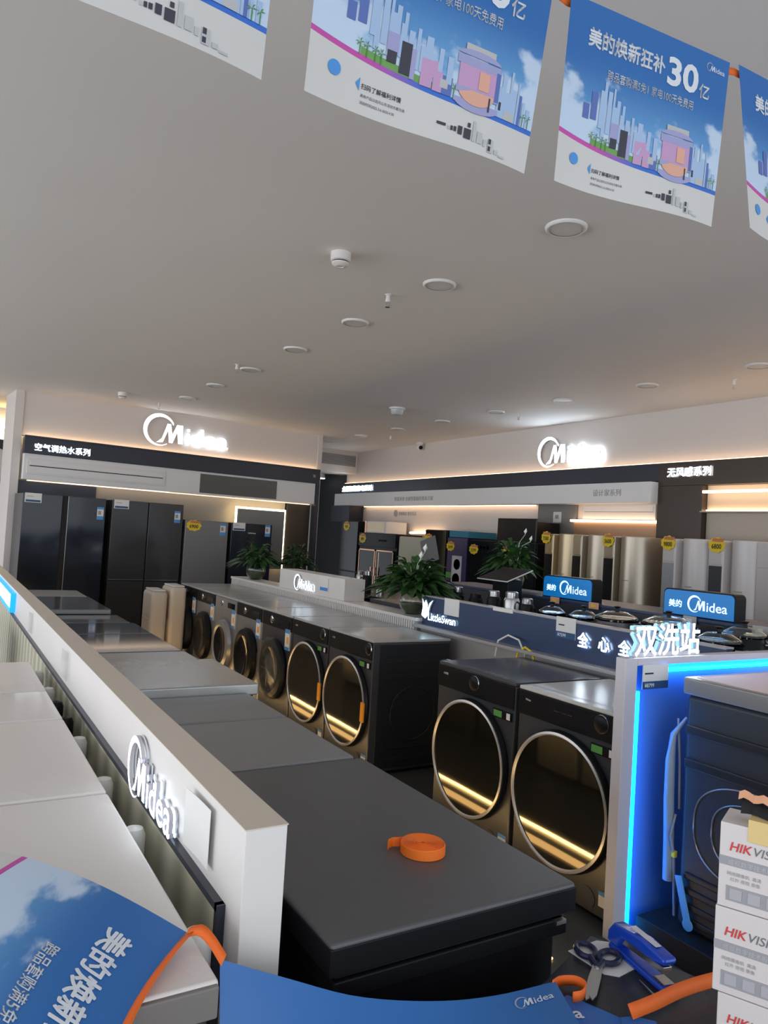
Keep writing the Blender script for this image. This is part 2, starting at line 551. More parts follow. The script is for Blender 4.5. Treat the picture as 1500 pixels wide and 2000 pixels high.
# glowing mirror panel in rear bay
g = thing('backlit_panel', 'grey wall panel with a glowing warm edge behind the rightmost fridge', 'backlit panel', onwall(3.12, 0.05, 0.9), ANG)
m = MB(); m.box((0, -0.06, 0), (0.80, -0.04, 0.90)); m.build('face', M_greyp, g, 0.01)
m = MB(); m.box((-0.025, -0.04, 0), (0.0, -0.02, 0.925)); m.box((0.80, -0.04, 0), (0.825, -0.02, 0.925)); m.box((-0.025, -0.04, 0.90), (0.825, -0.02, 0.93)); m.build('glow_edge', M_ledy, g)


# ---------------------------------------------------------------- fridges
def price_card(parent, x, y, z, w, h, f='y'):
    m = MB()
    m.cm = 0; m.box((x, y - 0.004, z), (x + w, y, z + h))
    m.cm = 1; m.box((x + w * .06, y - 0.005, z + h * 0.06), (x + w * .94, y - 0.004, z + h * 0.28))
    m.cm = 2; m.box((x + w * .12, y - 0.005, z + h * 0.62), (x + w * .5, y - 0.004, z + h * 0.68))
    m.build('price_card', [M_paper, M_tagb, M_boxg], parent)


def energy_label(parent, x, y, z, w=0.09, h=0.18):
    m = MB()
    m.cm = 0; m.box((x, y - 0.003, z), (x + w, y, z + h))
    m.cm = 1; m.box((x, y - 0.004, z + h * 0.82), (x + w, y - 0.003, z + h)); m.box((x, y - 0.004, z), (x + w, y - 0.003, z + h * 0.28))
    m.cm = 2; m.box((x + w * .15, y - 0.004, z + h * 0.4), (x + w * .6, y - 0.003, z + h * 0.7))
    m.build('energy_label', [M_paper, M_label, M_boxg], parent)


def yellow_tag(parent, F, price='6800', s=1.0, name='price_tag'):
    """cloud-shaped yellow price card in 2-D frame F"""
    m = MB()
    pts = []
    n = 40
    for i in range(n):
        a = 2 * PI * i / n
        r = 1 + 0.07 * math.cos(9 * a)
        pts.append((0.105 * s * r * math.cos(a), 0.075 * s * r * math.sin(a)))
    m.cm = 0; poly2(m, pts, 0.002, F)
    m.cm = 1; put_text(m, price, 0, -0.035 * s, 0.065 * s, bold=0.02, align='c', F=lambda a, b, c: F(a, b, c + 0.0035))
    m.cm = 2; poly2(m, [(-0.06 * s, 0.035 * s), (0.08 * s, 0.030 * s), (0.10 * s, 0.062 * s), (-0.05 * s, 0.066 * s)], 0.003, F)
    return m.build(name, [M_yel, M_ink, M_red], parent)


def fridge(label, s0, w, h, mt, doors, tagtype, off=0.66, lx=None, split=None):
    o = thing('refrigerator', label, 'refrigerator', onwall(s0, off), ANG)
    B((0.004, 0.05, 0.04), (w - 0.004, off - 0.08, h)).build('body', M_fridge2 if mt is not M_fridge3 else M_fridge3, o, 0.006)
    B((0.02, 0.06, 0), (w - 0.02, off - 0.1, 0.04)).build('base', M_blackm, o)
    g = 0.006
    if doors == 2:
        rects = [(0, w / 2 - 0.035, 0.05, h), (w / 2 + 0.035, w, 0.05, h)]
    elif doors == 4:
        z = split or 0.73
        rects = [(0, w / 2 - g, z + 0.01, h), (w / 2 + g, w, z + 0.01, h), (0, w / 2 - g, 0.05, z - 0.01), (w / 2 + g, w, 0.05, z - 0.01)]
    else:
        rects = [(0, w, 0.62, h), (0, w, 0.05, 0.6)]
    for (a, b, z0, z1) in rects:
        d = B((a, 0, z0), (b, 0.045, z1)).build('door', mt, o, 0.006)
        if doors == 4 and z0 > 0.3:
            B((a + 0.01, -0.002, z0 - 0.003), (b - 0.01, 0.02, z0 + 0.002)).build('edge_trim', M_steel, d)
    if doors == 2:
        B((w / 2 - 0.033, 0.02, 0.05), (w / 2 + 0.031, 0.05, h)).build('handle_recess', M_blackm, o)
        B((w / 2 + 0.031, -0.002, 0.05), (w / 2 + 0.035, 0.03, h)).build('edge_trim', M_steel, o)
    if tagtype == 'card': price_card(o, 0.02, 0, h - 0.11, 0.19, 0.115)
    return o


fr = fridge('tall black two-door fridge at the left end of the rear bay', 0.06, 0.98, 1.77, M_fridge, 2, 'card')
energy_label(fr, 0.875, 0, 1.50, 0.08, 0.16)
fr = fridge('dark grey four-door fridge, second from the left in the rear bay', 1.12, 0.95, 1.77, M_fridge2, 4, 'card')
energy_label(fr, 0.83, 0, 1.52, 0.08, 0.16)
fr = fridge('lighter steel grey fridge with a yellow price tag in the rear bay', 2.11, 0.63, 1.575, M_fridge3, 1, None)
energy_label(fr, 0.51, 0, 1.38, 0.08, 0.17)
yt = yellow_tag(fr, lambda a, b, c: (0.12 + a, -0.004 - c, 1.50 + b), '6900', 1.0, 'yellow_price_tag')
fr = fridge('charcoal fridge half hidden by a potted plant in the rear bay', 2.79, 0.64, 1.575, M_fridge, 1, 'card')
energy_label(fr, 0.53, 0, 1.40, 0.08, 0.17)
m = MB(); put_text(m, 'LittleSwan', 0, 0, 0.03, bold=0.01, F=F_y(0.26, -0.002, 1.43)); m.build('brand_mark', M_inkw, fr)

# ---------------------------------------------------------------- area left of the rear bay
struct('wall_left', B((-2.5, 12.605, 0), (1.6, 12.7, H)), M_wall, label='white wall of the area left of the rear bay')
tag(B((-1.5, 12.35, 2.34), (0.885, 12.6, 2.60)).build('header_board', M_band, bevel=0.003), 'dark header board at the far left edge, behind the corner', 'header board')
g = thing('illuminated_sign', 'warm white glowing sign cut off at the far left edge', 'illuminated sign', (0.60, 12.58, 2.62))
m = MB(); put_text(m, '的', 0.06, 0.03, 0.30, bold=0.03, ext=0.02, F=F_y(-0.02, -0.03, 0)); m.build('lettering', M_ledy, g)
m = MB(); m.box((-1.2, -0.04, 0.0), (0.27, -0.02, 0.02)); m.build('glow_strip', M_led, g)
m = MB(); m.lathe([(0.0, -0.06), (0.19, -0.06), (0.23, -0.04), (0.24, 0.0), (0.24, 0.08)], 40, (0.635, 12.2, 2.22), 'y')
o = m.build('fan_unit', M_white, smooth=True); tag(o, 'round white fan unit at the far left edge below the dark header', 'fan')
m = MB(); m.box((0.56, 12.28, 1.95), (0.86, 12.6, 2.3)); tag(m.build('wall_bracket', M_greyp, bevel=0.004), 'grey bracket holding the round white fan unit', 'bracket')

# ---------------------------------------------------------------- right wall
XR = 6.85
m = MB()
m.box((XR + 0.003, 0.5, 0), (XR + 0.15, 12.95, H))
struct('wall_right', m, M_wall, label='white wall on the right with the glowing logo')
m = MB()
m.box((XR - 0.10, 5.45, 2.30), (XR, 12.95, 2.495))
tag(m.build('header_board', M_band, bevel=0.002), 'dark navy header board along the right wall', 'header board')
m = MB(); m.box((XR - 0.06, 1.0, 2.497), (XR - 0.035, 12.9, 2.507))
tag(m.build('led_strip', M_ledr), 'thin warm light line on top of the right wall header', 'light strip')
tag(B((XR - 0.10, 0.8, 2.242), (XR, 5.45, 2.495)).build('header_board', M_bronze, bevel=0.002), 'dark bronze header board at the right edge carrying glowing characters', 'header board')
m = MB(); m.box((XR - 0.10, 4.895, 0), (XR, 5.45, 2.24))
tag(m.build('dark_pillar', M_bronze, bevel=0.002), 'dark bronze pillar to the right of the copper display bay', 'pillar')
m = MB(); m.box((XR - 0.22, 5.45, 2.05), (XR, 12.99, 2.285))
dh = m.build('display_header', M_hdr, bevel=0.004)
tag(dh, 'long white header box with grey lettering on the right wall', 'display header')
g = thing('header_lettering', 'grey characters 设计家系列 on the right wall white header', 'lettering', (XR - 0.222, 6.28, 2.14))
m = MB(); put_text(m, '设计家系列', 0, 0, 0.085, wid=0.42, bold=0.0, ext=0.001, F=F_x(0, 0, 0)); m.build('lettering', M_boxg, g)
g = thing('header_lettering', 'faint grey line of characters at the middle of the right wall white header', 'lettering', (XR - 0.222, 10.75, 2.13))
m = MB(); put_text(m, '智能美食·全屋智能厨房套系方案', 0, 0, 0.075, wid=1.15, ext=0.001, F=F_x(0, 0, 0)); m.build('lettering', M_boxg, g)
g = thing('header_lettering', 'round dark badge with faint characters on the white wall above the ovens', 'lettering', (XR - 0.002, 11.1, 1.90))
m = MB(); put_text(m, '美味厨房 智享生活', 0.16, 0, 0.07, wid=0.55, ext=0.001, F=F_x(0, 0, 0)); poly2(m, [(0.06 + 0.06 * math.cos(i * PI / 12), 0.03 + 0.06 * math.sin(i * PI / 12)) for i in range(24)], 0.002, F_x(0, 0, 0)); m.build('lettering', M_boxg, g)

tag(B((XR - 0.05, 7.45, 2.038), (XR - 0.03, 12.1, 2.048)).build('led_strip', M_ledr), 'warm light strip under the right wall white header', 'light strip')
# lit logo on the right wall, with its characters glowing strongly
sg = thing('illuminated_sign', 'brightly glowing white logo sign on the right wall', 'illuminated sign', (XR, 7.46, 2.545))
m = MB(); logo(m, 0, 0, 0.40, 0.008, F_x(-0.04, 0, 0, 1.0)); m.build('lettering', mat('sign_bright', (1, 1, 1), 0.5, emit=(0.70, 0.86, 1.0), es=9), sg)
g = thing('illuminated_sign', 'glowing white characters 无风感系列 on the dark right header', 'illuminated sign', (XR - 0.105, 5.32, 2.345))
m = MB(); put_text(m, '无风感系列', 0, 0, 0.105, wid=0.53, bold=0.02, ext=0.008, F=F_x(-0.01, 0, 0)); m.build('lettering', M_sign, g)
g = thing('illuminated_sign', 'overexposed glowing characters at the far end of the right navy header', 'illuminated sign', (XR - 0.105, 12.88, 2.345))
m = MB(); put_text(m, '全屋智能家电系列', 0, 0, 0.11, wid=1.15, bold=0.04, ext=0.008, F=F_x(-0.01, 0, 0)); m.build('lettering', M_sign, g)

# right wall bays
tag(B((XR - 0.04, 6.72, 0), (XR, 7.40, 2.05)).build('bay_panel', M_greyp), 'grey metal wall panel right of the black cooker tower', 'wall panel')
tag(B((XR - 0.06, 5.455, 0), (XR, 6.72, 1.86)).build('bay_panel', mat('copper_beige', (0.4, 0.26, 0.17), 0.35, metal=0.5)), 'copper coloured back panel behind the silver column air conditioners', 'wall panel')
tag(B((XR - 0.30, 12.2, 1.74), (XR, 12.95, 2.05)).build('bay_panel', M_band), 'dark navy overhead panel at the far end of the right wall', 'wall panel')
tag(B((XR - 0.10, 5.47, 1.835), (XR - 0.075, 6.75, 1.862)).build('led_strip', M_led), 'bright warm light line above the silver column air conditioners', 'light strip')
g = thing('air_grille', 'white duct air conditioner grille above the copper display bay', 'air grille', (XR, 6.58, 1.875))
B((-0.06, -1.08, 0), (0, 0, 0.175)).build('frame', M_white, g, 0.003)
B((-0.066, -1.05, 0.09), (-0.06, -0.03, 0.15)).build('flap', M_hdr, g, 0.002)
B((-0.065, -1.05, 0.082), (-0.06, -0.03, 0.088)).build('slot', M_boxg, g)
g = thing('wall_controller', 'small white square wall controller left of the copper display bay', 'wall controller', (XR - 0.04, 7.10, 1.82))
B((-0.015, -0.14, 0), (0, 0, 0.14)).build('frame', M_white, g, 0.004)
B((-0.018, -0.10, 0.05), (-0.015, -0.04, 0.10)).build('display', M_boxg, g)
# shelf box with two warm lines right of the pillar
m = MB(); m.box((XR - 0.02, 0.8, 1.975), (XR, 4.89, 2.24)); m.box((XR - 0.14, 0.8, 1.955), (XR, 4.89, 1.968))
tag(m.build('wall_shelf', M_beige, bevel=0.002), 'warm lit wall shelf niche at the right edge', 'shelf')
tag(B((XR - 0.12, 0.8, 2.155), (XR - 0.09, 4.88, 2.18)).build('led_strip', M_led), 'upper of two bright warm light lines at the right edge', 'light strip')
tag(B((XR - 0.05, 0.8, 1.970), (XR - 0.025, 4.88, 1.985)).build('led_strip', M_led), 'lower of two bright warm light lines at the right edge', 'light strip')
tag(B((XR - 0.02, 0.8, 0), (XR, 4.89, 1.955)).build('bay_panel', M_beige), 'plain beige grey panel behind the white column air conditioners', 'wall panel')

# corridor end beyond the rear bay
struct('trim_2', B((4.6, 12.55, 2.68), (XR, 13.2, H)), M_wall, label='white bulkhead with the air vent at the far end')
struct('wall_far', B((4.2, 15.9, 0), (9, 16, H)), M_darkroom, label='dark room beyond the bulkhead')
struct('wall_corridor', B((XR + 0.0, 12.96, 0), (XR + 0.15, 16, 2.9)), M_darkroom, label='dark side wall beyond the bulkhead')
g = thing('air_vent', 'grey louvred air vent in the white bulkhead at the far end', 'air vent', (5.6, 12.55, 2.815))
B((0, -0.02, 0), (1.2, 0, 0.2)).build('frame', M_greyp, g, 0.002)
for k in range(7):
    B((0.015, -0.03, 0.012 + k * 0.027), (1.185, -0.018, 0.026 + k * 0.027)).build('slat', M_shelf, g)
g = thing('ceiling_lamp', 'small lit lamp in the dark room beyond the rear bay', 'ceiling lamp', (6.62, 13.6, 2.62))
m = MB(); m.lathe([(0.0, 0.10), (0.05, 0.10), (0.07, 0.02), (0.07, 0)], 20); m.build('housing', M_white, g, smooth=True)
m = MB(); m.lathe([(0.0, -0.02), (0.06, -0.015), (0.068, 0)], 20); m.build('bulb', M_lit, g, smooth=True)
struct('trim_3', B((5.4, 13.6, 2.72), (XR, 15.9, 2.8)), M_greyp, label='lowered ceiling of the dark room')

# ================================================================ CEILING FITTINGS
lamp_names = ['nearest the hanging banners', 'second from the banners', 'third from the banners', 'fourth from the banners', 'fifth from the banners', 'sixth from the banners', 'farthest, near the rear logo']
first = None
for row, (x, y0, dy) in enumerate(((2.585, 2.717, 1.095), (5.70, 3.663, 1.12))):
    for k in range(7 if row == 0 else 8):
        lab = ('round unlit ceiling light in the left row, ' + lamp_names[k]) if row == 0 else 'round unlit ceiling light in the right row, ' + ['at the right edge', 'second from the right edge', 'above the right wall logo', 'left of the right wall logo', 'before the ceiling camera', 'beyond the ceiling camera', 'second farthest', 'farthest'][k]
        if first is None:
            first = thing('ceiling_light', lab, 'ceiling light', (x, y0, H), group='round ceiling lights')
            m = MB(); m.lathe([(0.085, -0.0125), (0.095, -0.014), (0.103, -0.008), (0.105, 0.0)], 40, caps=False); m.build('rim', M_lamprim, first, smooth=True)
            m = MB(); m.lathe([(0.0, -0.009), (0.086, -0.009), (0.086, -0.002)], 40); m.build('diffuser', M_lampoff, first, smooth=True)
        else:
            dup(first, (x, y0 + dy * k, H), label=lab)


def smoke(label, x, y, s=1.0):
    g = thing('smoke_detector', label, 'smoke detector', (x, y, H))
    m = MB(); m.lathe([(0.058 * s, 0), (0.058 * s, -0.045 * s), (0.052 * s, -0.05 * s)], 32); m.build('base', M_white, g, smooth=True)
    m = MB(); m.lathe([(0.046 * s, -0.05 * s), (0.046 * s, -0.058 * s)], 32); m.build('sensor_slot', M_blackm, g)
    m = MB(); m.lathe([(0.05 * s, -0.057 * s), (0.05 * s, -0.064 * s), (0.035 * s, -0.078 * s), (0.02 * s, -0.079 * s), (0.019 * s, -0.075 * s), (0, -0.075 * s)], 32); m.build('cap', M_white, g, smooth=True)


smoke('white smoke detector on the ceiling left of the round lights', 1.861, 3.76)
smoke('white smoke detector near the rear wall', 1.866, 9.626, 1.0)


def sprinkler(label, x, y):
    g = thing('sprinkler', label, 'sprinkler', (x, y, H), group='ceiling sprinklers')
    m = MB(); m.lathe([(0.022, 0), (0.022, -0.004), (0.013, -0.006), (0.013, -0.028), (0.016, -0.03), (0.016, -0.048), (0.009, -0.052), (0, -0.052)], 16); m.build('pipe', M_white, g, smooth=True)
    m = MB(); m.tube([(-0.012, 0, -0.05), (-0.013, 0, -0.068), (-0.004, 0, -0.08)], 0.002, 6); m.tube([(0.012, 0, -0.05), (0.013, 0, -0.068), (0.004, 0, -0.08)], 0.002, 6); m.tube([(0, 0, -0.05), (0, 0, -0.08)], 0.002, 6)
    m.lathe([(0.0, -0.08), (0.017, -0.08), (0.017, -0.084), (0.0, -0.084)], 16); m.build('head', M_steel, g)
    return g


sprinkler('sprinkler between the first two lights of the left row', 2.444, 4.20)
sprinkler('sprinkler beside the fifth light of the left row', 2.403, 6.984)
sprinkler('sprinkler just before the rear wall logo', 2.413, 10.018)
sprinkler('sprinkler at the right edge of the ceiling', 6.013, 4.09)
sprinkler('sprinkler left of the right wall logo', 5.94, 6.888)
sprinkler('sprinkler beside the ceiling camera', 6.041, 10.027)
g = thing('ceiling_sensor', 'white dome sensor hanging from the ceiling between the two logos', 'sensor', (4.758, 7.78, H))
m = MB(); m.lathe([(0.10, 0), (0.10, -0.018), (0.085, -0.022)], 32); m.build('base', M_white, g, smooth=True)
m = MB(); m.lathe([(0.082, -0.02), (0.078, -0.06), (0.06, -0.085), (0.0, -0.088)], 32); m.build('dome', mat('dome_grey', (0.5, 0.52, 0.53), 0.3), g, smooth=True)
g = thing('security_camera', 'white turret security camera under the ceiling near the right wall', 'security camera', (6.76, 10.27, H))
m = MB(); m.lathe([(0.06, 0), (0.06, -0.03), (0.05, -0.04)], 24); m.build('base', M_white, g, smooth=True)
m = MB(); m.lathe([(0.0, 0.055), (0.04, 0.04), (0.055, 0.0), (0.04, -0.04), (0.0, -0.055)], 24, (0, 0, -0.08)); m.build('ball', M_white, g, smooth=True)
m = MB(); m.lathe([(0.0, -0.058), (0.032, -0.054), (0.034, -0.03)], 20, (-0.005, 0, -0.085), 'y'); m.build('lens', M_black, g, smooth=True)

# ================================================================ WASHERS
def lat_x(mb, prof, cy, cz, n=48, caps=False):
    """revolve (radius, x) around an axis along X"""
    return mb.lathe([(r, x) for r, x in prof], n, (0, cy, cz), 'x', caps)


def washer(label, y0, w, kind, body_m, top_m, x0=2.39, depth=0.60, h=0.85, knob=None, group=None):
    o = thing('washing_machine', label, 'washing machine', (x0, y0, 0), 0, group)
    g = 0.006
    B((0.0, g, 0.02), (depth, w - g, h - 0.018)).build('body', [body_m], o, 0.008)
    # darker side sheets with pressed ribs and ring
    m = MB()
    for yy, sgn in ((g, -1),):
        m.box((0.05, yy - 0.004, 0.04), (depth - 0.01, yy, h - 0.03))
        for zz in (0.70, 0.60, 0.16, 0.08):
            m.box((0.10, yy - 0.009, zz), (depth - 0.06, yy - 0.003, zz + 0.03))
    sd = m.build('side_panel', M_side, o, 0.003)
    mm = MB(); mm.tube([(0.32 + 0.17 * math.cos(a * PI / 24), g - 0.006, 0.38 + 0.17 * math.sin(a * PI / 24)) for a in range(48)], 0.004, 6, True); mm.build('pressed_ring', M_side, sd, smooth=True)
    B((-0.004, g, h - 0.018), (depth, w - g, h)).build('top_panel', top_m, o, 0.006)
    for fy in (0.06, w - 0.06):
        m = MB(); m.lathe([(0.02, 0), (0.02, 0.025)], 12, (0.06, fy, 0)); m.build('foot', M_blackm, o)
    # control fascia
    cp = B((-0.008, g + 0.004, h - 0.128), (0.0, w - g - 0.004, h - 0.02)).build('control_panel', M_black if kind != 'silver' else M_graph2, o, 0.003)
    if kind in ('mirror', 'mirror2'):
        ky = knob if knob is not None else 0.1
        m = MB(); lat_x(m, [(0.036, 0.0), (0.036, -0.016), (0.03, -0.02), (0, -0.02)], ky, h - 0.06, 32); m.build('knob', M_black, cp, smooth=True)
        m = MB(); ring = [(0.037, -0.007), (0.039, -0.010), (0.0375, -0.014), (0.035, -0.014), (0.037, -0.007)]
        lat_x(m, ring, ky, h - 0.06, 32); m.build('knob_ring', M_chrome, cp, smooth=True)
        cy, cz, r = w / 2, 0.415, min(0.293, w / 2 - 0.012)
        d = thing_part('door', o)
        m = MB(); lat_x(m, [(r - 0.004, 0.0), (r + 0.002, -0.012), (r - 0.004, -0.03), (r - 0.012, -0.034)], cy, cz, 64); m.build('door_rim', M_black, d, smooth=True)
        m = MB(); lat_x(m, [(r - 0.011, -0.024), (r - 0.006, -0.038), (r - 0.016, -0.041), (r - 0.022, -0.034)], cy, cz, 64); m.build('door_ring', M_ringw, d, smooth=True)
        m = MB(); lat_x(m, [(r - 0.018, -0.032), (0.0, -0.033)], cy, cz, 64); m.build('door_glass', M_mirror, d)
        m = MB(); m.cm = 0; m.box((-0.012, 0.02, h - 0.185), (-0.001, 0.15, h - 0.145)); m.cm = 1; m.box((-0.013, 0.085, h - 0.180), (-0.0115, 0.145, h - 0.150)); m.cm = 2; m.box((-0.013, 0.025, h - 0.180), (-0.0115, 0.05, h - 0.150))
        m.build('feature_sticker', [M_black, M_green, M_paper], o)
        m = MB(); m.cm = 0; m.box((-0.004, 0.02, 0.07), (-0.001, 0.075, 0.13)); m.cm = 1; m.box((-0.005, 0.02, 0.115), (-0.0035, 0.075, 0.13)); m.build('energy_label', [M_paper, M_label], o)
        m = MB(); put_text(m, '小天鹅' if kind == 'mirror' else 'Midea', 0, 0, 0.014, F=F_x(-0.0095, w - 0.06, h - 0.06)); m.build('brand_mark', M_inkw, cp)
        if kind == 'mirror2':
            m = MB(); put_text(m, '·—— ··· ·· —— · ——', 0, 0, 0.012, F=F_x(-0.0095, w - 0.24, h - 0.07)); m.build('indicator_marks', M_boxg, cp)
        m = MB(); lat_x(m, [(0.045, 0.0), (0.045, -0.004), (0, -0.004)], 0.14, 0.075, 24); m.build('filter_hatch', body_m, o)
    else:
        cy, cz, r = w / 2 - 0.01, 0.40, 0.235
        d = thing_part('door', o)
        m = MB(); lat_x(m, [(r, 0.0), (r + 0.005, -0.02), (r - 0.01, -0.05), (r - 0.05, -0.06), (r - 0.07, -0.045)], cy, cz, 56); m.build('door_ring', M_black if kind == 'black' else M_graph2, d, smooth=True)
        m = MB(); lat_x(m, [(r - 0.06, -0.05), (r - 0.10, -0.035), (0.05, -0.02), (0.0, -0.018)], cy, cz, 56); m.build('door_glass', M_dglass, d, smooth=True)
        ky = w - 0.22
        m = MB(); lat_x(m, [(0.03, 0.0), (0.03, -0.014), (0.024, -0.018), (0, -0.018)], ky, h - 0.07, 24); m.build('knob', M_chrome, cp, smooth=True)
        B((-0.011, 0.05, h - 0.10), (-0.008, 0.24, h - 0.05)).build('display', M_dglass, cp)
        m = MB(); m.cm = 0; m.box((-0.012, 0.03, h - 0.27), (-0.001, 0.11, h - 0.11)); m.cm = 1; m.box((-0.013, 0.03, h - 0.14), (-0.0115, 0.11, h - 0.11)); m.box((-0.013, 0.03, h - 0.27), (-0.0115, 0.11, h - 0.245)); m.cm = 2; m.box((-0.013, 0.045, h - 0.22), (-0.0115, 0.075, h - 0.17))
        m.build('energy_label', [M_paper, M_label, M_org], o)
    return o


def thing_part(name, parent):
    o = bpy.data.objects.new(name, None)
    o.empty_display_size = 0.05
    COL.objects.link(o)
    o.parent = parent
    return o


GW = 'front-loading washers in the long row'
a = washer('graphite washer with silver-ringed mirror door beside the white post', 2.045, 0.615, 'mirror2', M_graph, M_topw, knob=0.10)
m = MB(); m.add([(-0.003, 0.02, 0.842), (-0.003, 0.60, 0.842), (0.06, 0.60, 0.853), (0.07, 0.02, 0.853)], [(0, 1, 2, 3)]); m.build('crumpled_film', M_film, a)
a = washer('graphite washer with round mirror door, standing left of the pale-topped one', 2.675, 0.635, 'mirror', M_graph, M_topd, knob=0.31)
m = MB()
random.seed(3)
vs = [(-0.004 + 0.03 * (j % 2) * random.random() + 0.022 * j, 0.02 + 0.60 * i / 20, 0.852 + 0.006 * random.random()) for j in range(3) for i in range(21)]
m.add(vs, [(j * 21 + i, j * 21 + i + 1, (j + 1) * 21 + i + 1, (j + 1) * 21 + i) for j in range(2) for i in range(20)]); m.build('crumpled_film', M_film, a)

names = [
    ('mirror', 'graphite washer at the near end of the long row, orange sticker on its door', M_graph, 0.045),
    ('mirror', 'second washer of the long row, mirror door with an orange sticker', M_graph, 0.08),
    ('black', 'third washer of the long row, black door wrapped in shiny film', M_graph, None),
    ('black', 'fourth washer of the long row, black glass door and silver body', M_graph2, None),
    ('silver', 'fifth washer of the long row, with a thick silver door ring', M_graph2, None),
    ('black', 'sixth washer of the long row, silver body with black round door', M_graph2, None),
    ('black', 'farthest washer of the long row, wrapped in crinkled film', M_graph, None)]
for k, (kind, lab, bm_, kn) in enumerate(names):
    wsh = washer(lab, 4.015 + 0.615 * k, 0.61, kind, bm_, M_top, knob=kn, group=GW)
    if kind == 'mirror':
        m = MB(); m.box((-0.046, 0.008, 0.34), (-0.036, 0.045, 0.46)); m.build('orange_sticker', M_org, wsh)
    if k in (2, 6):
        m = MB(); random.seed(k)
        m.lathe([(0.24, -0.03), (0.252, -0.062), (0.20, -0.075), (0.0, -0.07)], 20, (0, 0.30, 0.40), 'x')
        for i in range(len(m.v)): m.v[i] = m.v[i] + Vector((random.uniform(-.008, .004), random.uniform(-.008, .008), random.uniform(-.008, .008)))
        m.build('wrapping_film', M_film, wsh)

# cream machines wrapped at the far end of the row
for i, (yy, xx, hh, lb) in enumerate(((7.80, 2.14, 0.84, 'cream mini washer at the far end of the washer row, the taller one'), (7.82, 1.95, 0.79, 'shorter cream mini washer behind the end of the washer row'))):
    g = thing('mini_washer', lb, 'mini washer', (xx, yy, 0))
    B((0, 0, 0), (0.17, 0.40, hh)).build('body', M_cream if i == 0 else mat('cream2', (0.6, 0.53, 0.46), 0.4), g, 0.04)
    B((0.02, 0.03, hh), (0.15, 0.37, hh + 0.015)).build('lid', M_white, g, 0.006)
    B((-0.006, 0.08, 0.12), (0, 0.32, 0.5)).build('front_panel', M_beige, g, 0.003)

# warm light lines in the floor in front of the washers
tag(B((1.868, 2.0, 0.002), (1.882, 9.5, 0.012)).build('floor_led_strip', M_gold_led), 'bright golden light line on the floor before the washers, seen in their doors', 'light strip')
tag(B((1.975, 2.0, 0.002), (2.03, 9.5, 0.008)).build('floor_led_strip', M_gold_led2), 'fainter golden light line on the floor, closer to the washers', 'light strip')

# cable loops behind the near washers
m = MB(); m.tube([(3.04, 3.62, 0.80), (3.04, 3.60, 0.90), (3.05, 3.52, 0.945), (3.05, 3.42, 0.93), (3.05, 3.36, 0.85), (3.05, 3.34, 0.7)], 0.006, 8)
tag(m.build('power_cable', M_paper, smooth=True), 'white looped power cable behind the near washers', 'cable')
m = MB(); m.tube([(3.03, 3.42, 0.78), (3.03, 3.40, 0.86), (3.03, 3.34, 0.90), (3.03, 3.28, 0.88), (3.03, 3.24, 0.8)], 0.007, 8)
tag(m.build('power_cable', M_yel, smooth=True), 'yellow tied cable loop behind the near washers', 'cable')

# ================================================================ SHELVES BEHIND THE WASHERS
g = thing('planter_shelf', 'white ribbed shelf running behind the long row of washers', 'shelf', (3.05, 4.53, 0))
B((0.0, 0, 0), (0.22, 4.0, 0.915)).build('body', mat('rib_groove_shade', (0.36, 0.34, 0.34), 0.5), g, 0.003)  # body greyer than the white ribs, shade of the gaps put into its colour
m = MB()
for k in range(128): m.box((-0.012, 0.02 + k * 0.031, 0.78), (0.0, 0.036 + k * 0.031, 0.90))
m.build('ribs', M_white, g)
B((-0.014, -0.005, 0.90), (0.225, 4.0, 0.925)).build('shelf_top', M_white, g, 0.003)
g = thing('sign_block', 'white sign block with a small glowing logo on the ribbed shelf', 'sign block', (3.05, 5.69, 0.925))
B((0.005, 0, 0), (0.21, 1.42, 0.19)).build('block', M_white, g, 0.004)
m = MB(); logo(m, 0, 0, 0.155, 0.006, F_x(-0.008, 1.02, 0.01)); m.build('lettering', mat('sign_small', (1, 1, 1), 0.5, emit=(0.7, 0.85, 1.0), es=2.2), g)
m = MB(); m.cm = 0; m.box((-0.004, 0.30, 0.05), (0.004, 0.46, 0.17)); m.cm = 1; m.box((-0.0055, 0.305, 0.055), (-0.0035, 0.455, 0.085)); m.build('price_card', [M_paper, M_label], g)

g = thing('navy_sign_board', 'long navy board with glowing swan sign and white characters behind the near washers', 'sign board', (3.09, 2.08, 0))
B((0.0, 0, 0.0), (0.05, 2.44, 1.09)).build('board', M_navy, g, 0.002)
B((-0.004, 0, 1.086), (0.055, 2.44, 1.096)).build('top_edge', M_shelf, g)
B((-0.085, 0, 0.865), (0.0, 2.44, 0.885)).build('ledge', M_shelf, g, 0.003)
B((-0.012, 0, 0.0), (0.0, 2.44, 0.865)).build('lower_panel', M_shelf, g)
m = MB()
put_text(m, 'LittleSwan', 0, 0, 0.075, wid=0.33, bold=0.012, ext=0.006, F=F_x(-0.012, 2.345, 0.925))
sw = [(0.0, 0.02), (0.05, 0.0), (0.085, 0.03), (0.10, 0.09), (0.135, 0.14), (0.095, 0.115), (0.075, 0.06), (0.075, 0.10), (0.045, 0.135), (0.03, 0.105), (0.0, 0.14), (0.012, 0.08)]
poly2(m, sw, 0.006, F_x(-0.012, 2.43, 0.93))
m.build('swan_lettering', mat('sign_cyanish', (1, 1, 1), 0.5, emit=(0.5, 0.86, 1.0), es=2.6), g)
for ch, yy in (('全', 0.885), ('心', 0.735), ('全', 0.60)):
    m = MB(); put_text(m, ch, 0, 0, 0.085, wid=0.075, bold=0.02, ext=0.006, F=F_x(-0.014, yy, 0.97)); m.build('lit_character', M_sign, g)
